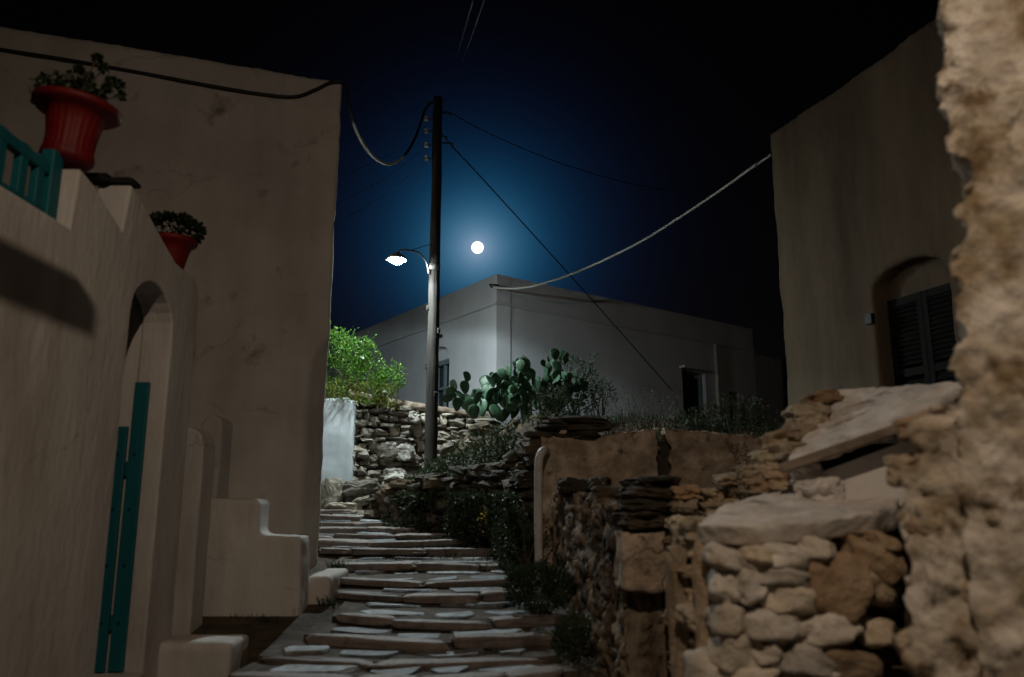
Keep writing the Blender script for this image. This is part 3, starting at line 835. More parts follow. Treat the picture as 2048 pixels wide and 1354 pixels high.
# ------------------------------------------------------------------ brown plaster wall with crack
bw = empty('plaster_wall', (1.5, 8.5, 0.7), 'cracked brown plaster garden wall with weeds along its top', 'wall')
ck = [(1.60, 2.40), (1.58, 2.26), (1.63, 2.16), (1.585, 2.05), (1.61, 1.95), (1.575, 1.82), (1.60, 1.6), (1.59, 0.5)]
cw = [0.02, 0.02, 0.05, 0.04, 0.05, 0.03, 0.004, 0.001]
lefts = [(0.30, 0.5), (0.30, 2.30), (0.55, 2.36), (1.0, 2.32)] + [(x - w, z) for (x, z), w in zip(ck, cw)]
rights = [(3.9, 0.5)] + [(x + w + 0.002, z) for (x, z), w in zip(ck, cw)][::-1] + [(2.3, 2.33), (3.0, 2.28), (3.9, 2.3)]
for pr in (lefts, rights):
    w_ = holed('wall', pr, [], lambda s, z: Vector((s, 8.5, z)), (0, 0.3, 0), BROWN_PL, bw)
    organic(w_, 0.025, 0.06, 0.35, 1, 0.04, 0.10, True)
box('core', 0.4, 3.8, 8.62, 8.78, 0.5, 2.24, CORE, bw)
sp = empty('flat_stone_pile', (0.45, 8.6, 2.3), 'pile of dark flat stones on the left end of the plaster wall', 'stone pile')
pr_ = random.Random(17)
for i in range(6):
    z = 2.31 + (i // 2) * 0.075
    rock('stone', sp, (0.42 + (i % 2) * 0.30 + pr_.uniform(-0.06, 0.06) + 0.02 * i, 8.62 + pr_.uniform(-0.04, 0.06), z), (0.5 * pr_.uniform(0.7, 1.1), 0.35, 0.085), pr_.uniform(-0.2, 0.2), (0, pr_.uniform(-0.08, 0.08)), 'flat', STONE_DARK, pr_)
pp = spline([(0.27, 8.2, 0.85), (0.265, 8.2, 1.4), (0.27, 8.2, 1.95), (0.285, 8.21, 2.06), (0.32, 8.26, 2.12), (0.36, 8.45, 2.13)], 8)
pipe = tube('drain_pipe', pp, 0.043, PIPE, None, 12)
tag(pipe, 'upright white plastic pipe with a bent top at the plaster wall end', 'pipe')

# ------------------------------------------------------------------ rubble wall along the lane and its end pier
rw = empty('rubble_wall', (0.6, 6.8, 0.5), 'rough rubble wall with flaking plaster along the right of the lane', 'wall')
a_, b_ = Vector((0.40, 8.1, 0)), Vector((0.72, 5.5, 0))
dv = (b_ - a_).normalized(); nv = Vector((-dv.y, dv.x, 0))
Lw = (b_ - a_).length
w_ = holed('wall', [(0, 0.2), (0, 1.72), (0.6, 1.66), (1.2, 1.70), (1.9, 1.62), (Lw - 0.3, 1.60), (Lw, 1.42), (Lw, 0.0)], [], lambda s, z: a_ + dv * s + Vector((0, 0, z)), nv * 0.4, RUBBLE_PL, rw)
organic(w_, 0.025, 0.12, 0.22, 1, 0.07, 0.07, True)
courses(rw, [(a_.x + nv.x * 0.10, a_.y), (b_.x + nv.x * 0.10, b_.y)], lambda s: 0.3, lambda s: 1.5, (0.14, 0.26), (0.25, 0.6), 0.2, STONE_DARK, 'lo', 21, 0.03, 0.02, 0.1, skip=lambda c: c.y < 5.85)
for (u, v, Y, sx, sz) in ((1165, 978, 7.3, 0.42, 0.17), (1200, 968, 7.0, 0.18, 0.12), (1225, 990, 6.6, 0.3, 0.13)):
    rock('stone', rw, P(u, v, Y), (sx, 0.35, sz), rnd.uniform(-0.3, 0.3), (0, 0.05), 'hi', STONE_DARK)
pier = empty('wall_pier', (0.9, 5.4, 0.4), 'plastered pier topped with stacked dark flat stones by the dark opening', 'pier')
box('pier_foot', 0.80, 1.20, 5.78, 5.95, 0.0, 1.2, CORE, pier)
w_ = box('pier_body', 0.72, 1.16, 5.38, 5.8, 1.03, 1.41, BROWN_PL, pier)
organic(w_, 0.03, 0.07, 0.2, 1, 0.03, 0.07)
zz = 1.44
for (w, h, dx) in ((0.40, 0.09, 0), (0.42, 0.085, 0.02), (0.36, 0.08, 0.0), (0.30, 0.07, 0.03)):
    rock('stone', pier, (0.93 + dx, 5.55, zz + h / 2), (w, 0.42, h * 1.25), rnd.uniform(-0.2, 0.2), (0, rnd.uniform(-0.06, 0.06)), 'hi', STONE_DARK)
    zz += h
cs = empty('cross_wall', (1.2, 5.9, 0.3), 'low tan stone wall heaped behind the upright stones', 'wall')
box('core', 1.02, 1.95, 5.45, 5.8, 0, 1.55, CORE, cs)
courses(cs, [(1.05, 5.32), (2.1, 5.2)], lambda s: 0.4, lambda s: 1.66 + 0.28 * s, (0.06, 0.11), (0.16, 0.36), 0.3, STONE_TAN, 'hi', 31, 0.04, 0.0, 0.08)
# ------------------------------------------------------------------ stone bench / oven in the right foreground
ov = empty('stone_oven', (1.3, 4.0, 0.3), 'stacked stone outdoor oven with a limed slab top', 'oven')
kp = [(0.90, 4.5), (0.92, 4.15), (1.05, 3.90), (1.32, 3.80), (1.72, 3.86)]
coreo = holed('core', [(0.98, 4.5), (1.0, 4.2), (1.1, 4.0), (1.34, 3.92), (1.75, 3.98), (1.75, 4.6), (0.98, 4.6)], [], lambda x, y: Vector((x, y, 0.2)), (0, 0, 1.22), MORTAR, ov)
kr = random.Random(4)
courses(ov, [(1.08, 3.99), (1.34, 3.90), (1.74, 3.96)], lambda s: 0.55, lambda s: 1.40, (0.11, 0.17), (0.18, 0.36), 0.24, STONE_TAN, 'hi', 8, 0.02, 0.004, 0.12)
for (zx, zy, zw, zh, tl) in ((315, 850, 160, 85, 0.35), (450, 835, 110, 70, 0.1), (565, 838, 190, 90, 0.05), (700, 815, 130, 90, 0.2), (530, 915, 255, 80, 0.06), (310, 965, 105, 120, 0.0), (405, 970, 125, 125, 0.1),
                             (570, 1000, 215, 120, 0.0), (770, 960, 250, 230, 0.3), (335, 1110, 140, 130, 0.2), (525, 1130, 270, 120, 0.03), (735, 1140, 270, 120, -0.22), (355, 1250, 165, 170, 0.35), (470, 1230, 110, 90, 0.1),
                             (610, 1262, 290, 115, 0.18), (820, 1290, 230, 110, 0.1), (915, 965, 180, 95, 0.5), (945, 850, 200, 130, 0.45), (980, 780, 130, 70, 0.4), (420, 1350, 220, 110, 0.1), (660, 1370, 260, 110, -0.05), (240, 1330, 130, 130, 0.0), (940, 1160, 170, 100, 0.1)):
    s_ = 0.00122
    u_, v_ = 1300 + zx / 2.135, 720 + zy / 2.135
    Yd = 3.72 + 0.10 * max(0, (1480 - u_) / 80) + (0.06 if u_ > 1690 else 0)
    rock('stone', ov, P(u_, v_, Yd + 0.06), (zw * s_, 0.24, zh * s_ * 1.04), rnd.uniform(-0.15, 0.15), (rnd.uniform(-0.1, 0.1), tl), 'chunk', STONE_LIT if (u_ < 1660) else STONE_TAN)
courses(ov, kp[:2], lambda s: 0.5, lambda s: 1.5, (0.07, 0.13), (0.15, 0.25), 0.22, STONE_TAN, 'hi', 12, 0.03, 0.005, 0.1)
rock('upright_stone', ov, (0.955, 3.98, 1.05), (0.13, 0.14, 0.80), 0.2, (0.0, 0.02), 'hi', STONE_TAN)
rock('upright_stone', ov, (0.875, 4.32, 0.95), (0.12, 0.16, 0.78), 0.1, (0.03, -0.02), 'hi', STONE_TAN)
slab = [P(1392, 1050, 3.94), P(1470, 1050, 3.76), P(1600, 1040, 3.72), P(1690, 1032, 3.76), P(1790, 1015, 3.82), P(1800, 985, 4.5), P(1640, 955, 4.62), P(1535, 985, 4.6), P(1440, 1012, 4.3)]
bm = bmesh.new()
tv = [bm.verts.new(p) for p in slab]; bv = [bm.verts.new(p + Vector((0.02, 0.05, -0.10))) for p in slab]
bm.faces.new(tv); bm.faces.new(bv[::-1])
for i in range(len(tv)):
    j = (i + 1) % len(tv); bm.faces.new((tv[j], tv[i], bv[i], bv[j]))
so = from_bm('limed_slab', bm, LIME_SLAB, ov)
organic(so, 0.018, 0.035, 0.16, 1, 0.015, 0.05)
for (u, v, Y, s) in ((1612, 950, 4.5, 0.16), (1640, 985, 4.4, 0.2)):
    rock('stone', ov, P(u, v, Y), (s, s, s * 0.7), 0.4, (0, 0), 'hi', LIME_SLAB)
nbp = [P(1640, 945, 4.46), P(1830, 875, 4.22), P(1830, 1010, 4.22), P(1648, 1015, 4.46)]
nb = mesh('niche_panel', nbp + [p + Vector((0.1, 0.3, 0)) for p in nbp], [(0, 1, 2, 3), (7, 6, 5, 4), (0, 4, 5, 1), (1, 5, 6, 2), (2, 6, 7, 3), (3, 7, 4, 0)], LIME_WHITE, ov)
cap = [P(1572, 925, 4.45), P(1815, 838, 4.15), P(1945, 762, 4.5), P(1800, 768, 4.9), P(1660, 778, 5.25), P(1618, 850, 4.95)]
bm = bmesh.new()
tv = [bm.verts.new(p) for p in cap]; bv = [bm.verts.new(p + Vector((0, 0, -0.06))) for p in cap]
bm.faces.new(tv); bm.faces.new(bv[::-1])
for i in range(len(tv)):
    j = (i + 1) % len(tv); bm.faces.new((tv[j], tv[i], bv[i], bv[j]))
co = from_bm('sloping_cap', bm, LIME_SLAB, ov)
organic(co, 0.018, 0.05, 0.15, 1, 0.015, 0.05)
bar('plank', P(1562, 938, 4.42), P(1825, 848, 4.10), 0.09, 0.05, PLANK, ov, 0.008)
for (u, v, Y, sx, sz) in ((1615, 835, 5.0, 0.26, 0.16), (1570, 880, 4.95, 0.28, 0.12), (1550, 915, 4.9, 0.25, 0.11), (1600, 870, 4.9, 0.2, 0.12), (1535, 945, 4.85, 0.22, 0.11), (1590, 905, 4.7, 0.22, 0.1), (1520, 970, 4.8, 0.2, 0.1), (1640, 800, 5.15, 0.2, 0.1), (1600, 940, 4.7, 0.22, 0.12), (1575, 960, 4.75, 0.26, 0.12)):
    rock('stone', ov, P(u, v, Y), (sx, 0.26, sz), rnd.uniform(-0.3, 0.3), (0, rnd.uniform(-0.3, 0.1)), 'hi', STONE_TAN)
box('core', 1.62, 2.5, 4.85, 5.15, 0.4, 1.95, CORE, ov)

# ------------------------------------------------------------------ near rough wall on the right edge
nw = empty('rough_wall', (1.7, 2.9, 0.0), 'very near rough lime and rubble wall filling the right edge', 'wall')
sil = [(1905, -160), (1890, 0), (1884, 60), (1892, 120), (1882, 180), (1890, 235), (1906, 262), (1893, 300), (1905, 330), (1938, 352), (1928, 400), (1918, 440), (1940, 480), (1915, 505), (1912, 560), (1938, 580), (1918, 600), (1920, 640), (1945, 670), (1922, 690), (1918, 740), (1940, 780), (1925, 810)]
def shear(p): return p + Vector((0, -(p.x - 1.55) * 0.9, 0))
pts = [P(u - 40, v, 2.9) for u, v in sil]
poly = [(p.x, p.z) for p in pts] + [(pts[-1].x, -0.4), (3.2, -0.4), (3.2, pts[0].z)]
w_ = holed('wall', poly, [], lambda x, z: shear(Vector((x, 2.9, z))), (0.42, 0.55, 0), NEAR_PL, nw)
organic(w_, 0.018, 0.075, 0.22, 2, 0.03, 0.07, True)
sil2 = [(1860, 800), (1822, 812), (1796, 850), (1800, 900), (1782, 950), (1792, 1010), (1780, 1060), (1800, 1120), (1795, 1180), (1806, 1240), (1800, 1300), (1808, 1400), (1808, 1700)]
pts = [P(u + 6, v, 3.05) for u, v in sil2]
poly = [(p.x, p.z) for p in pts] + [(1.9, pts[-1].z), (1.9, pts[0].z + 0.1)]
w_ = holed('footing', poly, [], lambda x, z: shear(Vector((x, 2.95, z))), (0.3, 0.4, 0), NEAR_PL, nw)
organic(w_, 0.018, 0.09, 0.17, 2, 0.035, 0.06, True)
for (u, v, s) in ((1830, 850, 0.12), (1820, 940, 0.12), (1850, 1040, 0.14), (1890, 1160, 0.15), (1850, 1290, 0.14), (1980, 1200, 0.16)):
    p = P(u, v, 3.05); p = shear(p) if v > 800 else shear(P(u, v, 2.9))
    rock('stone', nw, p + Vector((0.02, 0.0, 0)), (s * 1.3, 0.10, s * rnd.uniform(0.7, 1.0)), -0.7, (0, rnd.uniform(-0.3, 0.3)), 'hi', STONE_TAN)

# ------------------------------------------------------------------ pole, lamp, cables
PB = Vector((P(861, 930, 12.75).x, 12.75, 2.0)); PT = P(876, 196, 12.75)
pole = empty('utility_pole', PB, 'tall knotty wooden utility pole rising from the bank', 'utility pole')
nseg = 60
pts = []; rad = []
for i in range(nseg + 1):
    t = i / nseg
    p = PB.lerp(PT, t) + Vector((0.02 * noise.noise(Vector((0, 0, t * 6))), 0.02 * noise.noise(Vector((5, 0, t * 6))), 0))
    if i == 0: p.z -= 0.4
    pts.append(p); rad.append(0.105 - 0.025 * t + 0.006 * noise.noise(Vector((9, 0, t * 25))))
shaft = tube('shaft', pts, rad, POLE, pole, 20)
for (t, a) in ((0.09, 0.4), (0.2, 2.2), (0.27, 0.3), (0.36, 2.6), (0.42, 0.2), (0.15, 3.0)):
    p = PB.lerp(PT, t)
    rock('knot', pole, p + Vector((math.cos(a + math.pi) * 0.095, -math.sin(a) * 0.085, 0)), (0.06, 0.06, 0.09), a, (0, 0), 'lo', POLE)
for i, v in enumerate((238, 262, 290, 317)):
    p = P(868, v, 12.72); q = P(853, v, 12.66)
    arm = tube('bracket', [p, q + Vector((0, 0, 0.0)), q + Vector((0, 0, 0.03))], 0.009, DARK_METAL, pole, 6)
    lathe('insulator', [(0.012, -0.045), (0.035, -0.04), (0.036, -0.02), (0.022, -0.005), (0.036, 0.012), (0.034, 0.04), (0.012, 0.05)], PORC, pole, 14, Matrix.Translation(q + Vector((-0.0, -0.01, 0.0))))
for v, dx in ((225, 26), (272, 18), (285, 30)):
    p = P(876, v, 12.72); q = P(876 + dx, v + 2, 12.66)
    tube('bracket', [p, q, q + Vector((0, 0, -0.04))], 0.012, DARK_METAL, pole, 6)
tube('bracket', [P(876, 208, 12.75), P(856, 205, 12.66)], 0.015, DARK_METAL, pole, 6)
# LED street lamp on the pole
LH = P(793, 519, 12.28)
lamp = empty('street_lamp', P(860, 545, 12.55), 'lit street lamp on a curved arm fixed to the wooden pole', 'street lamp')
ap = spline([P(858, 548, 12.66), P(853, 525, 12.64), P(838, 506, 12.5), P(820, 501, 12.4), P(803, 500, 12.31), LH + Vector((0, 0, 0.10))], 8)
tube('arm', ap, 0.016, STEEL, lamp, 8)
lathe('clamp', [(0.095, -0.05), (0.112, -0.05), (0.112, 0.05), (0.095, 0.05)], STEEL, lamp, 20, Matrix.Translation(Vector((P(867, 536, 12.75).x, 12.75, P(867, 536, 12.75).z))))
tube('stay', [P(820, 501, 12.4), P(862, 488, 12.68)], 0.006, DARK_METAL, lamp, 6)
hood = lathe('hood', [(0.03, 0.12), (0.06, 0.10), (0.11, 0.07), (0.145, 0.03), (0.165, -0.012), (0.158, -0.012), (0.125, 0.03), (0.03, 0.075)], STEEL, lamp, 28, Matrix.Translation(LH))
lathe('lens', [(0.001, -0.075), (0.05, -0.068), (0.09, -0.045), (0.115, -0.01), (0.118, 0.012), (0.08, 0.03), (0.001, 0.035)], emit('led_lens', (0.90, 1.0, 1.0), 1000), lamp, 28, Matrix.Translation(LH))
ld = bpy.data.lights.new('led_light', 'SPOT')
ld.energy = LED_W; ld.color = (0.80, 0.96, 1.0); ld.spot_size = R(180); ld.spot_blend = 0.10; ld.shadow_soft_size = 0.05
lo = bpy.data.objects.new('led_light', ld)
link(lo, lamp, Matrix.Translation(LH + Vector((0, 0, -0.10))) @ Vector((-0.96 * math.sin(R(17)), 0.27 * math.sin(R(17)), -math.cos(R(17)))).to_track_quat('-Z', 'Y').to_matrix().to_4x4())

def cable(pts, r, m, label, n=14, seg=6):
    o = tube('cable', spline(pts, n), r, m, None, seg)
    return tag(o, label, 'cable')
def onwall(u, v, d=0.03):
    rr_ = ray(u, v)
    # intersect with the tall house's front plane
    nrm_ = Vector((0.326, -0.945, 0))
    t = (C1 - EYE).dot(nrm_) / rr_.dot(nrm_)
    return EYE + rr_ * t + nrm_ * d
cable([onwall(-60, 92), onwall(0, 102), onwall(130, 122), onwall(290, 150), onwall(430, 176), onwall(530, 192), onwall(590, 196), onwall(630, 182), onwall(660, 168), onwall(684, 166, 0.05)], 0.022, BLACK, 'thick black cable pinned along the top of the tall white house')
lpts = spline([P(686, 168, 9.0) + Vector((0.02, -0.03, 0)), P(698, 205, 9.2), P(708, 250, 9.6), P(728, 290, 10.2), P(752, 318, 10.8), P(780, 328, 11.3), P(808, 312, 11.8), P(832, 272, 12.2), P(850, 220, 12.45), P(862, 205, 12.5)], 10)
lc = empty('cable', lpts[0], 'cable looping from house corner to pole top, lit middle painted pale', 'cable')
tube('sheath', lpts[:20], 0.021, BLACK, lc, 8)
tube('lit_stretch', lpts[19:61], [0.021 + 0.003 * math.sin(math.pi * k / 41) for k in range(42)], CABLE_W, lc, 8)  # light on the dark cable, painted as a paler middle length
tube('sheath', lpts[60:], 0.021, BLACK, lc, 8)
H2A = C3 + Vector((-0.06, -0.14, P(985, 576, 15.7).z))
cable([H2A, P(1015, 577, 15.5), P(1042, 576, 15.3), P(1070, 571, 15.1), P(1130, 553, 14.7), P(1200, 524, 14.2), P(1280, 484, 13.7), P(1350, 441, 13.2), P(1440, 381, 12.2), P(1500, 338, 11.5), P(1541, 310, 11.02)], 0.022, CABLE_W, 'pale cable slung from the low white house to the ochre house')
cable([P(1536, 312, 11.0), P(1524, 318, 11.0), P(1512, 330, 10.98), P(1518, 338, 10.98), P(1528, 332, 10.98), P(1540, 318, 11.0)], 0.009, BLACK, 'small loop of spare wire at the corner of the ochre house', 8)
cable([P(884, 268, 12.55), P(900, 288, 12.7), P(960, 352, 13.4), P(1060, 462, 14.6), P(1135, 545, 15.4), P(1220, 640, 16.2), P(1345, 782, 17.2)], 0.012, BLACK, 'dark guy wire running down from the pole towards the white house')
cable([P(884, 222, 12.55), P(902, 226, 12.7), P(960, 258, 13.4), P(1060, 303, 14.6), P(1150, 336, 15.8), P(1240, 362, 17.2), P(1330, 380, 18.6)], 0.008, BLACK, 'thin dark wire running right from the pole top')
for du, lab in ((0, 'left one of two thin wires rising overhead from the pole top'), (14, 'right one of two thin wires rising overhead from the pole top')):
    cable([P(884 + du * 0.3, 212, 12.55), P(908 + du, 130, 9.0), P(935 + du * 1.4, 40, 6.5), P(960 + du * 1.6, -60, 5.0), P(1040, -500, 2.9)], 0.0035, BLACK, lab)
for v0, v1, lab in ((262, 345, 'upper faint wire from the insulators to the left'), (290, 395, 'middle faint wire from the insulators to the left'), (317, 430, 'lowest faint wire from the insulators to the left')):
    cable([P(853, v0, 12.48), P(790, v0 + (v1 - v0) * 0.5, 13.2), P(700, v1, 14.5), P(640, v1 + 18, 15.5)], 0.0035, BLACK, lab)

# ------------------------------------------------------------------ the moon
mo = bpy.data.meshes.new('moon'); bm = bmesh.new()
bmesh.ops.create_uvsphere(bm, u_segments=32, v_segments=16, radius=4.5); bm.to_mesh(mo); bm.free(); mo.shade_smooth()
mo.materials.append(emit('moonlit_face', (1.0, 1.0, 0.97), 3.0))
tag(link(bpy.data.objects.new('moon', mo), None, Matrix.Translation(EYE + MOON_DIR * 620)), 'bright full moon glowing in the dark blue sky', 'moon')

# ------------------------------------------------------------------ flower pots
def big_profile(s):
    return [(r * s, z * s) for r, z in ((0.10, 0.0), (0.135, 0.005), (0.155, 0.035), (0.15, 0.07), (0.14, 0.10), (0.142, 0.18), (0.155, 0.26), (0.165, 0.31), (0.19, 0.335), (0.235, 0.35), (0.255, 0.365), (0.255, 0.395), (0.235, 0.405), (0.215, 0.395), (0.2, 0.36))]
p1 = Vector((CX - 0.12, 4.64, 3.66))
pot = empty('flower_pot', p1, 'large red fluted flower pot with round-headed stalks on the terrace wall', 'flower pot')
lathe('pot_body', big_profile(1.0), RED, pot, 96, Matrix.Translation(p1) @ Matrix.Rotation(R(5), 4, 'Y'), 0.018, 24, (0.05, 0.33))
lathe('soil', [(0.001, 0.36), (0.205, 0.362), (0.205, 0.372), (0.001, 0.38)], SOIL, pot, 24, Matrix.Translation(p1))
gr = random.Random(2)
V, Fc = [], []
for _ in range(650):
    q = rv(gr); c = p1 + Vector((-0.03 + q.x * 0.22, q.y * 0.2, 0.46 + q.z * 0.12))
    leaf(V, Fc, c, rv(gr), gr.uniform(0.03, 0.06), gr.uniform(0.03, 0.05), gr)
mesh('foliage', V, Fc, LEAF_DARK, pot)
for (dx, dy, dz) in ((0.0, 0.02, 0.66), (0.12, 0.0, 0.73), (0.17, 0.0, 0.66), (0.27, 0.02, 0.56), (0.22, -0.03, 0.50), (0.06, 0.04, 0.62), (0.30, 0.0, 0.47), (0.20, 0.05, 0.60)):
    top = p1 + Vector((dx, dy, dz))
    st = tube('stalk', spline([p1 + Vector((dx * 0.3, dy, 0.37)), p1 + Vector((dx * 0.6, dy, 0.37 + (dz - 0.37) * 0.6)), top], 4), 0.005, STEM, pot, 5)
    V, Fc = [], []
    for _ in range(45):
        q = rv(gr).normalized()
        leaf(V, Fc, top + q * 0.008, q, 0.038, 0.026, gr)
    mesh('flower_head', V, Fc, LEAF_DARK, st)
p2 = Vector((CX - 0.12, 6.23, 3.46))
pot2 = empty('flower_pot', p2, 'smaller red flower pot with a low rounded succulent behind the parapet', 'flower pot')
lathe('pot_body', [(0.08, 0), (0.10, 0.0), (0.115, 0.06), (0.135, 0.14), (0.155, 0.19), (0.185, 0.205), (0.195, 0.22), (0.195, 0.245), (0.175, 0.25), (0.16, 0.23)], RED, pot2, 48, Matrix.Translation(p2))
lathe('soil', [(0.001, 0.22), (0.165, 0.222), (0.165, 0.23), (0.001, 0.235)], SOIL, pot2, 24, Matrix.Translation(p2))
V, Fc = [], []
for _ in range(900):
    q = rv(gr); q = q.normalized() * (q.length ** 0.5)
    c = p2 + Vector((-0.02 + q.x * 0.25, q.y * 0.22, 0.33 + q.z * 0.11))
    leaf(V, Fc, c, q + rv(gr) * 0.6, gr.uniform(0.035, 0.055), gr.uniform(0.03, 0.04), gr)
mesh('foliage', V, Fc, LEAF_DARK, pot2)

# ------------------------------------------------------------------ plants
bu = random.Random(8)
bc = Vector((-2.55, 13.45, 3.72))
bush = empty('bush', (bc.x, bc.y, 3.2), 'bright green bush spilling over the white wall end', 'bush')
for i in range(9):
    e = bc + Vector((bu.uniform(-0.5, 0.5), bu.uniform(-0.3, 0.3), bu.uniform(-0.1, 0.5)))
    tube('stem', spline([Vector((bc.x + bu.uniform(-0.1, 0.1), bc.y + 0.1, 3.0)), (bc + e) / 2 + Vector((0, 0, -0.2)), e], 4), [0.018 - 0.0014 * k for k in range(9)], STEM, bush, 5)
V, Fc = [], []
lobes = [(Vector((-0.55, 0, 0.30)), 0.40), (Vector((-0.18, -0.05, 0.30)), 0.32), (Vector((0.14, -0.05, 0.10)), 0.30), (Vector((0.42, 0, -0.10)), 0.24), (Vector((-0.4, -0.1, -0.05)), 0.42), (Vector((0.05, -0.12, -0.15)), 0.35), (Vector((-0.75, 0.1, 0.5)), 0.3), (Vector((-0.35, 0.05, 0.55)), 0.22)]
for _ in range(22):      # small tufts that break up the outline
    c0, r0 = bu.choice(lobes[:8]); dv_ = rv(bu).normalized()
    if dv_.z < -0.3: dv_.z = -dv_.z
    lobes.append((c0 + dv_ * r0 * bu.uniform(0.75, 1.1), bu.uniform(0.08, 0.17)))
for c, r in lobes:
    for _ in range(int(6500 * r * r)):
        q = rv(bu); q = q.normalized() * q.length ** 0.45
        if noise.noise((bc + c + q * r) * 4.5) < -0.10: continue
        leaf(V, Fc, bc + c + q * r * Vector((1, 1, 1)).length / 1.73, q + Vector((0, 0, 0.5)) + rv(bu) * 0.8, bu.uniform(0.04, 0.075), bu.uniform(0.018, 0.03), bu)
for _ in range(150):      # sprays that break the outline
    c0, r0 = bu.choice(lobes); d = rv(bu).normalized(); d.z = abs(d.z) * 0.9 + 0.1; d.normalize()
    b = bc + c0 + d * r0 * 0.95
    for k in range(9):
        leaf(V, Fc, b + d * (k * 0.036 - 0.12), d + rv(bu) * 0.9, 0.045, 0.018, bu)
mesh('foliage', V, Fc, LEAF_BRIGHT, bush)
V, Fc = [], []
for _ in range(1500):   # hanging yellow-green fringe
    x = bu.uniform(-0.75, 0.62); b = bc + Vector((x, bu.uniform(-0.38, 0.1), bu.uniform(-0.52, -0.12) - 0.12 * max(0, x)))
    leaf(V, Fc, b, Vector((bu.uniform(-0.5, 0.5), bu.uniform(-0.6, 0), bu.uniform(-0.3, 0.9))), bu.uniform(0.05, 0.10), 0.014, bu)
mesh('hanging_foliage', V, Fc, LEAF_OLIVE, bush)
V, Fc = [], []
for (x, z) in ((0.05, 0.26), (0.44, -0.32)):
    for _ in range(7):
        leaf(V, Fc, bc + Vector((x, -0.34, z)), rv(bu), 0.04, 0.035, bu)
mesh('flower', V, Fc, PETAL, bush)

# prickly pear: each pad its own part
cr = random.Random(12)
cac = empty('prickly_pear', P(1010, 830, 13.1), 'prickly pear cactus clump with broad green pads above the stone wall', 'cactus')
padm = []
for i in range(4):
    bm = bmesh.new(); bmesh.ops.create_uvsphere(bm, u_segments=12, v_segments=8, radius=1)
    for v in bm.verts:
        z = (v.co.z + 1) / 2
        w = 0.40 * (0.62 + 0.55 * z)
        v.co = Vector((v.co.x * w + 0.06 * noise.noise(Vector((i * 9, v.co.z, 0))), v.co.y * 0.06 * (1 - 0.3 * z) + 0.07 * math.sin(z * 3 + i * 2), z))
    me = bpy.data.meshes.new('pad'); bm.to_mesh(me); bm.free(); me.shade_smooth(); me.materials.append(CACTUS); padm.append(me)
npad = [0]
def pad(base, d, face, L, depth):
    if npad[0] > 240: return
    d = d.normalized(); f = (face - d * face.dot(d)).normalized(); s = f.cross(d)
    f = -f if False else f
    s = d.cross(f)
    Mx = Matrix(((s.x, f.x, d.x, base.x), (s.y, f.y, d.y, base.y), (s.z, f.z, d.z, base.z), (0, 0, 0, 1))) @ Matrix.Diagonal((L * cr.uniform(0.95, 1.15), L, L, 1))
    link(bpy.data.objects.new('pad', cr.choice(padm)), cac, Mx); npad[0] += 1
    if depth > 0:
        for _ in range(cr.choice((1, 2, 2, 3))):
            a = cr.uniform(-1.1, 1.1)
            p = base + d * L * (0.72 + 0.24 * math.cos(a)) + s * math.sin(a) * L * 0.34
            nd = d * math.cos(a) + s * math.sin(a) + rv(cr) * 0.45 + Vector((0, 0, 0.15))
            pad(p, nd, Vector((cr.uniform(-2.2, 2.2), -1, cr.uniform(-0.8, 0.8))), L * cr.uniform(0.72, 0.98), depth - 1)
for i, (u, v, Y, dep) in enumerate(((915, 815, 12.95, 1), (930, 812, 13.05, 2), (1015, 812, 13.0, 3), (1090, 815, 12.9, 3), (1125, 805, 13.0, 2), (940, 822, 13.0, 2), (965, 826, 12.95, 2), (985, 828, 13.1, 3), (1005, 838, 12.9, 2), (1025, 830, 13.1, 3), (1045, 830, 13.2, 3), (1060, 838, 12.9, 2), (1085, 825, 13.1, 3), (1105, 820, 13.2, 2), (1000, 835, 12.8, 2), (950, 830, 12.8, 1), (1120, 815, 13.2, 3), (1075, 812, 13.0, 3), (1095, 800, 13.1, 3), (1050, 800, 13.2, 3), (975, 815, 13.0, 2), (1030, 815, 12.9, 3), (1065, 835, 12.7, 2))):
    pad(P(u, v + 8, Y), Vector((cr.uniform(-0.5, 0.4), cr.uniform(-0.3, 0.1), 1)), Vector((cr.uniform(-1.6, 1.6), -1, 0)), cr.uniform(0.22, 0.31), dep)

def shrub(name, label, c, rx, ry, rz, n, m, L, wdt, seed, cat='shrub', stems=7, zb=None, gap=-0.1):
    r = random.Random(seed); c = Vector(c)
    e = empty(name, (c.x, c.y, c.z - rz), label, cat)
    V, Fc = [], []
    for i in range(stems):
        tip = c + Vector((r.uniform(-0.9, 0.9) * rx, r.uniform(-0.9, 0.9) * ry, r.uniform(0.2, 1.05) * rz))
        b = Vector((c.x + r.uniform(-0.25, 0.25) * rx, c.y, c.z - rz * 1.1))
        path = spline([b, (b + tip) / 2 + Vector((r.uniform(-0.05, 0.05), 0, 0)), tip], 5)
        tube('stem', path, [0.012 - 0.0008 * k for k in range(len(path))], STEM, e, 5)
        for _ in range(n // (3 * stems)):
            t = r.uniform(0.4, 1); p = path[min(len(path) - 1, int(t * len(path)))]
            leaf(V, Fc, p + rv(r) * 0.04, rv(r) + Vector((0, 0, 0.6)), L * r.uniform(0.7, 1.2), wdt, r)
    for _ in range(n):
        q = rv(r); q = q.normalized() * q.length ** 0.5
        p = c + Vector((q.x * rx, q.y * ry, q.z * rz))
        if noise.noise(p * 4.5 + Vector((seed, 0, 0))) < gap: continue
        leaf(V, Fc, p, q + Vector((0, 0, 0.5)) + rv(r) * 0.8, L * r.uniform(0.6, 1.2), wdt, r)
    mesh('foliage', V, Fc, m, e)
    return e
shrub('shrub', 'dark upright leafy shrub right of the cactus', P(1150, 775, 13.3), 0.42, 0.3, 0.52, 1500, LEAF_MID, 0.06, 0.022, 3)
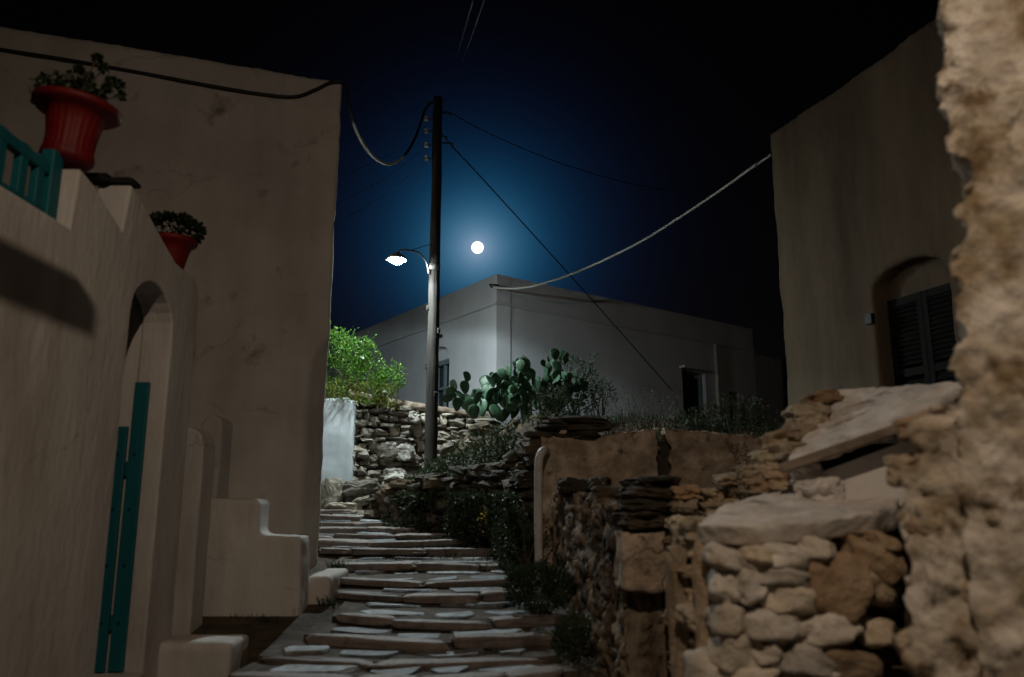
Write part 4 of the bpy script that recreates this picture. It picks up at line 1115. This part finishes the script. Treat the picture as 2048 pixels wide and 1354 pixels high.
shrub('shrub', 'small dark bush between the leafy shrub and dry weeds', P(1200, 800, 13.0), 0.28, 0.2, 0.36, 700, LEAF_DARK, 0.05, 0.02, 4)
shrub('shrub', 'dark feathery bush overhanging the right edge of the steps', P(1078, 1175, 7.35), 0.30, 0.22, 0.20, 2600, LEAF_DARK, 0.05, 0.012, 5, gap=-0.4)
shrub('shrub', 'black undergrowth at the foot of the white drain pipe', P(1045, 1080, 8.5), 0.30, 0.2, 0.35, 1400, LEAF_DARK, 0.05, 0.016, 6)
shrub('shrub', 'low dark weeds by the lowest steps on the right', P(1150, 1290, 6.5), 0.16, 0.4, 0.22, 1400, LEAF_DARK, 0.05, 0.012, 7, gap=-0.3)
def weeds(name, label, spots, h, n, spread, w, m, seed, cat='weeds', kind=None, flower=None):
    r = random.Random(seed); V, Fc = [], []
    for p in spots: blades(V, Fc, Vector(p), h * r.uniform(0.6, 1.2), n, spread, w, r)
    o = mesh(name, V, Fc, m)
    return tag(o, label, cat, kind=kind)
wr_ = random.Random(33)
weeds('dry_grass', 'fringe of dry grass along the plaster wall top', [(wr_.uniform(0.6, 3.6), 8.62 + wr_.uniform(-0.06, 0.12), 2.25) for _ in range(70)], 0.15, 12, 0.07, 0.008, DRY, 1, kind='stuff')
weeds('undergrowth', 'dark weeds covering the rubble bank', [(lambda x, y: (x, y, ground_z(x, y) - 0.02))(wr_.uniform(-1.6, 0.6), wr_.uniform(8.9, 12.9)) for _ in range(420)], 0.16, 9, 0.09, 0.012, LEAF_DARK, 2, kind='stuff')
weeds('dark_grass', 'dark grass covering the terrace behind the plaster wall', [(lambda x, y: (x, y, ground_z(x, y) - 0.02))(wr_.uniform(0.5, 4.2), wr_.uniform(8.75, 13.5)) for _ in range(900)], 0.2, 9, 0.12, 0.012, LEAF_DARK, 22, kind='stuff')
ivr = random.Random(61); V, Fc = [], []
for _ in range(26000):
    t = ivr.random() * (len(inner) - 1); a = Vector((*inner[int(t)], 0)); b = Vector((*inner[int(t) + 1], 0))
    p = a.lerp(b, t - int(t)); dd = (b - a).normalized(); nn = Vector((-dd.y, dd.x, 0)) * -1
    back = ivr.uniform(-0.22, 0.0) if ivr.random() < 0.55 else -ivr.random() ** 1.5 * -1.3
    q = p + nn * back
    if t > 3.3: continue
    g0 = zl(q.y) if back < 0.05 else ground_z(q.x, q.y)
    z = g0 + (ivr.uniform(0.0, 0.85 - 0.12 * t) if back < 0.05 else ivr.uniform(0.0, 0.22))
    w0 = Vector((q.x, q.y, z))
    if noise.noise(w0 * 2.6) < -0.25 + 0.06 * t: continue
    leaf(V, Fc, w0, Vector((ivr.uniform(-0.7, 0.4), ivr.uniform(-1, 0.2), ivr.uniform(-0.5, 0.7))), ivr.uniform(0.03, 0.075), ivr.uniform(0.02, 0.04), ivr)
tag(mesh('creeper', V, Fc, LEAF_DARK), 'dark creeper leaves spilling down the rubble bank', 'creeper', kind='stuff')
shrub('shrub', 'dark bush at the right end of the terrace beside the ochre house', P(1490, 845, 10.2), 0.55, 0.3, 0.32, 1400, LEAF_DARK, 0.06, 0.016, 14)
shrub('shrub', 'low dark bush under the downpipe of the white house', P(1400, 850, 10.8), 0.40, 0.3, 0.26, 900, LEAF_DARK, 0.06, 0.016, 15)
shrub('shrub', 'black bush just right of the prickly pear foot', P(1105, 815, 11.5), 0.35, 0.25, 0.3, 1300, LEAF_DARK, 0.05, 0.02, 16)
shrub('shrub', 'dark bush on the bank between pole and pipe', P(1000, 905, 11.0), 0.38, 0.25, 0.25, 1500, LEAF_DARK, 0.05, 0.02, 17)
for i, (u, v, Y, lab) in enumerate(((1255, 850, 9.2, 'tall dry weed nearest the leafy shrubs on the wall'), (1290, 852, 9.0, 'tall spindly dry weed left of the crack in the wall'), (1325, 854, 9.1, 'tall dry weed right above the wall crack'))):
    r = random.Random(40 + i); b = P(u, v, Y); b.z = 2.2
    e = empty('dry_weed', b, lab, 'weed', 'dry weeds above the plaster wall')
    for k in range(7):
        tip = b + Vector((r.uniform(-0.25, 0.25), r.uniform(-0.1, 0.1), r.uniform(0.35, 0.75)))
        tube('stalk', spline([b + Vector((r.uniform(-0.03, 0.03), 0, 0)), (b + tip) / 2 + Vector((r.uniform(-0.04, 0.04), 0, 0.05)), tip], 4), 0.004, DRY, e, 4)
    V, Fc = [], []
    for k in range(160):
        leaf(V, Fc, b + Vector((r.uniform(-0.25, 0.25), r.uniform(-0.1, 0.1), r.uniform(0.15, 0.7))), rv(r), 0.035, 0.012, r)
    tag(mesh('seed_heads', V, Fc, DRY, e), kind='stuff')
weeds('weed_tuft', 'dark weeds at the foot of the stepped white block', [(-2.9 + 0.95 * wr_.random(), 7.42 + wr_.uniform(-0.08, 0.03), zl(7.4) - 0.03) for i in range(7)], 0.08, 10, 0.09, 0.010, LEAF_DARK, 4)
weeds('weed_tuft', 'dark tuft growing on the ledge at the tall house corner', [(-1.9 + 0.04 * i, 8.72, 0.92) for i in range(4)], 0.12, 14, 0.05, 0.01, LEAF_DARK, 5)
weeds('weed_tuft', 'green tuft sprouting right of the pole foot', [P(888, 935, 12.3) + Vector((0.06 * i, 0, -0.1)) for i in range(3)], 0.25, 14, 0.08, 0.02, LEAF_BRIGHT, 6)
weeds('weed_tuft', 'small green plant among the stones below the pole', [P(818, 958, 12.4) + Vector((0.05 * i, 0, -0.08)) for i in range(3)], 0.16, 16, 0.07, 0.022, LEAF_BRIGHT, 7)
weeds('weed_tuft', 'small weed on a step edge in the middle of the lane', [(-0.12, 6.72, zl(6.75) + 0.02)], 0.09, 22, 0.05, 0.008, LEAF_DARK, 8)
weeds('weed_tuft', 'weed tuft against the low ledge beside the steps', [(-1.75 + 0.04 * i, 7.78, zl(7.7)) for i in range(4)], 0.14, 14, 0.05, 0.01, LEAF_DARK, 9)

# ------------------------------------------------------------------ warm street lamp behind the viewpoint
wlp = empty('street_lamp', (2.2, -1.4, -0.1), 'warm street lamp on a steel post behind the viewpoint', 'street lamp')
tube('post', [(2.2, -1.4, -0.3), (2.2, -1.4, 5.6)], 0.06, STEEL, wlp, 12)
tube('arm', spline([(2.2, -1.4, 5.5), (2.05, -1.3, 5.8), (1.3, -0.8, 5.88), WARM_POS + Vector((0.0, -0.05, 0.2))], 6), 0.025, STEEL, wlp, 8)
lathe('hood', [(0.04, 0.20), (0.10, 0.17), (0.18, 0.10), (0.19, 0.08), (0.04, 0.12)], STEEL, wlp, 24, Matrix.Translation(WARM_POS))
lathe('lens', [(0.001, 0.03), (0.12, 0.05), (0.16, 0.085), (0.001, 0.1)], emit('warm_lens', (1.0, 0.68, 0.42), 12), wlp, 24, Matrix.Translation(WARM_POS))
wd = bpy.data.lights.new('warm_light', 'AREA')
wd.shape = 'DISK'; wd.size = 0.10; wd.energy = WARM_W; wd.color = (1.0, 0.79, 0.60)
wo_ = bpy.data.objects.new('warm_light', wd)
dirv = (Vector((0.8, 4.2, 0.5)) - WARM_POS).normalized()
link(wo_, wlp, Matrix.Translation(WARM_POS) @ dirv.to_track_quat('-Z', 'Y').to_matrix().to_4x4())

# unseen timber beam and posts, added so the end shades a band of the courtyard wall
pg = empty('shade_beam', (-1.1, -1.2, -0.1), 'unseen timber beam and posts added to shade the courtyard wall', 'shade_beam')
bar('beam', (-1.50, -3.4, 3.93), (-1.50, 2.76, 3.93), 0.09, 0.11, PLANK, pg, 0.008)
bar('post', (-1.50, -1.2, -0.2), (-1.50, -1.2, 3.875), 0.10, 0.10, PLANK, pg, 0.008, Vector((0, 1, 0)))
bar('post', (-1.50, -3.3, -0.4), (-1.50, -3.3, 3.875), 0.10, 0.10, PLANK, pg, 0.008, Vector((0, 1, 0)))

V, Fc = [], []; yr = random.Random(77)
for _ in range(60):
    leaf(V, Fc, P(972 + yr.gauss(0, 9), 1036 + yr.gauss(0, 12), 9.55), rv(yr), 0.03, 0.022, yr)
tag(mesh('wildflower', V, Fc, PETAL_Y), 'tiny yellow flowers among the dark creeper on the bank', 'flowers', kind='stuff')
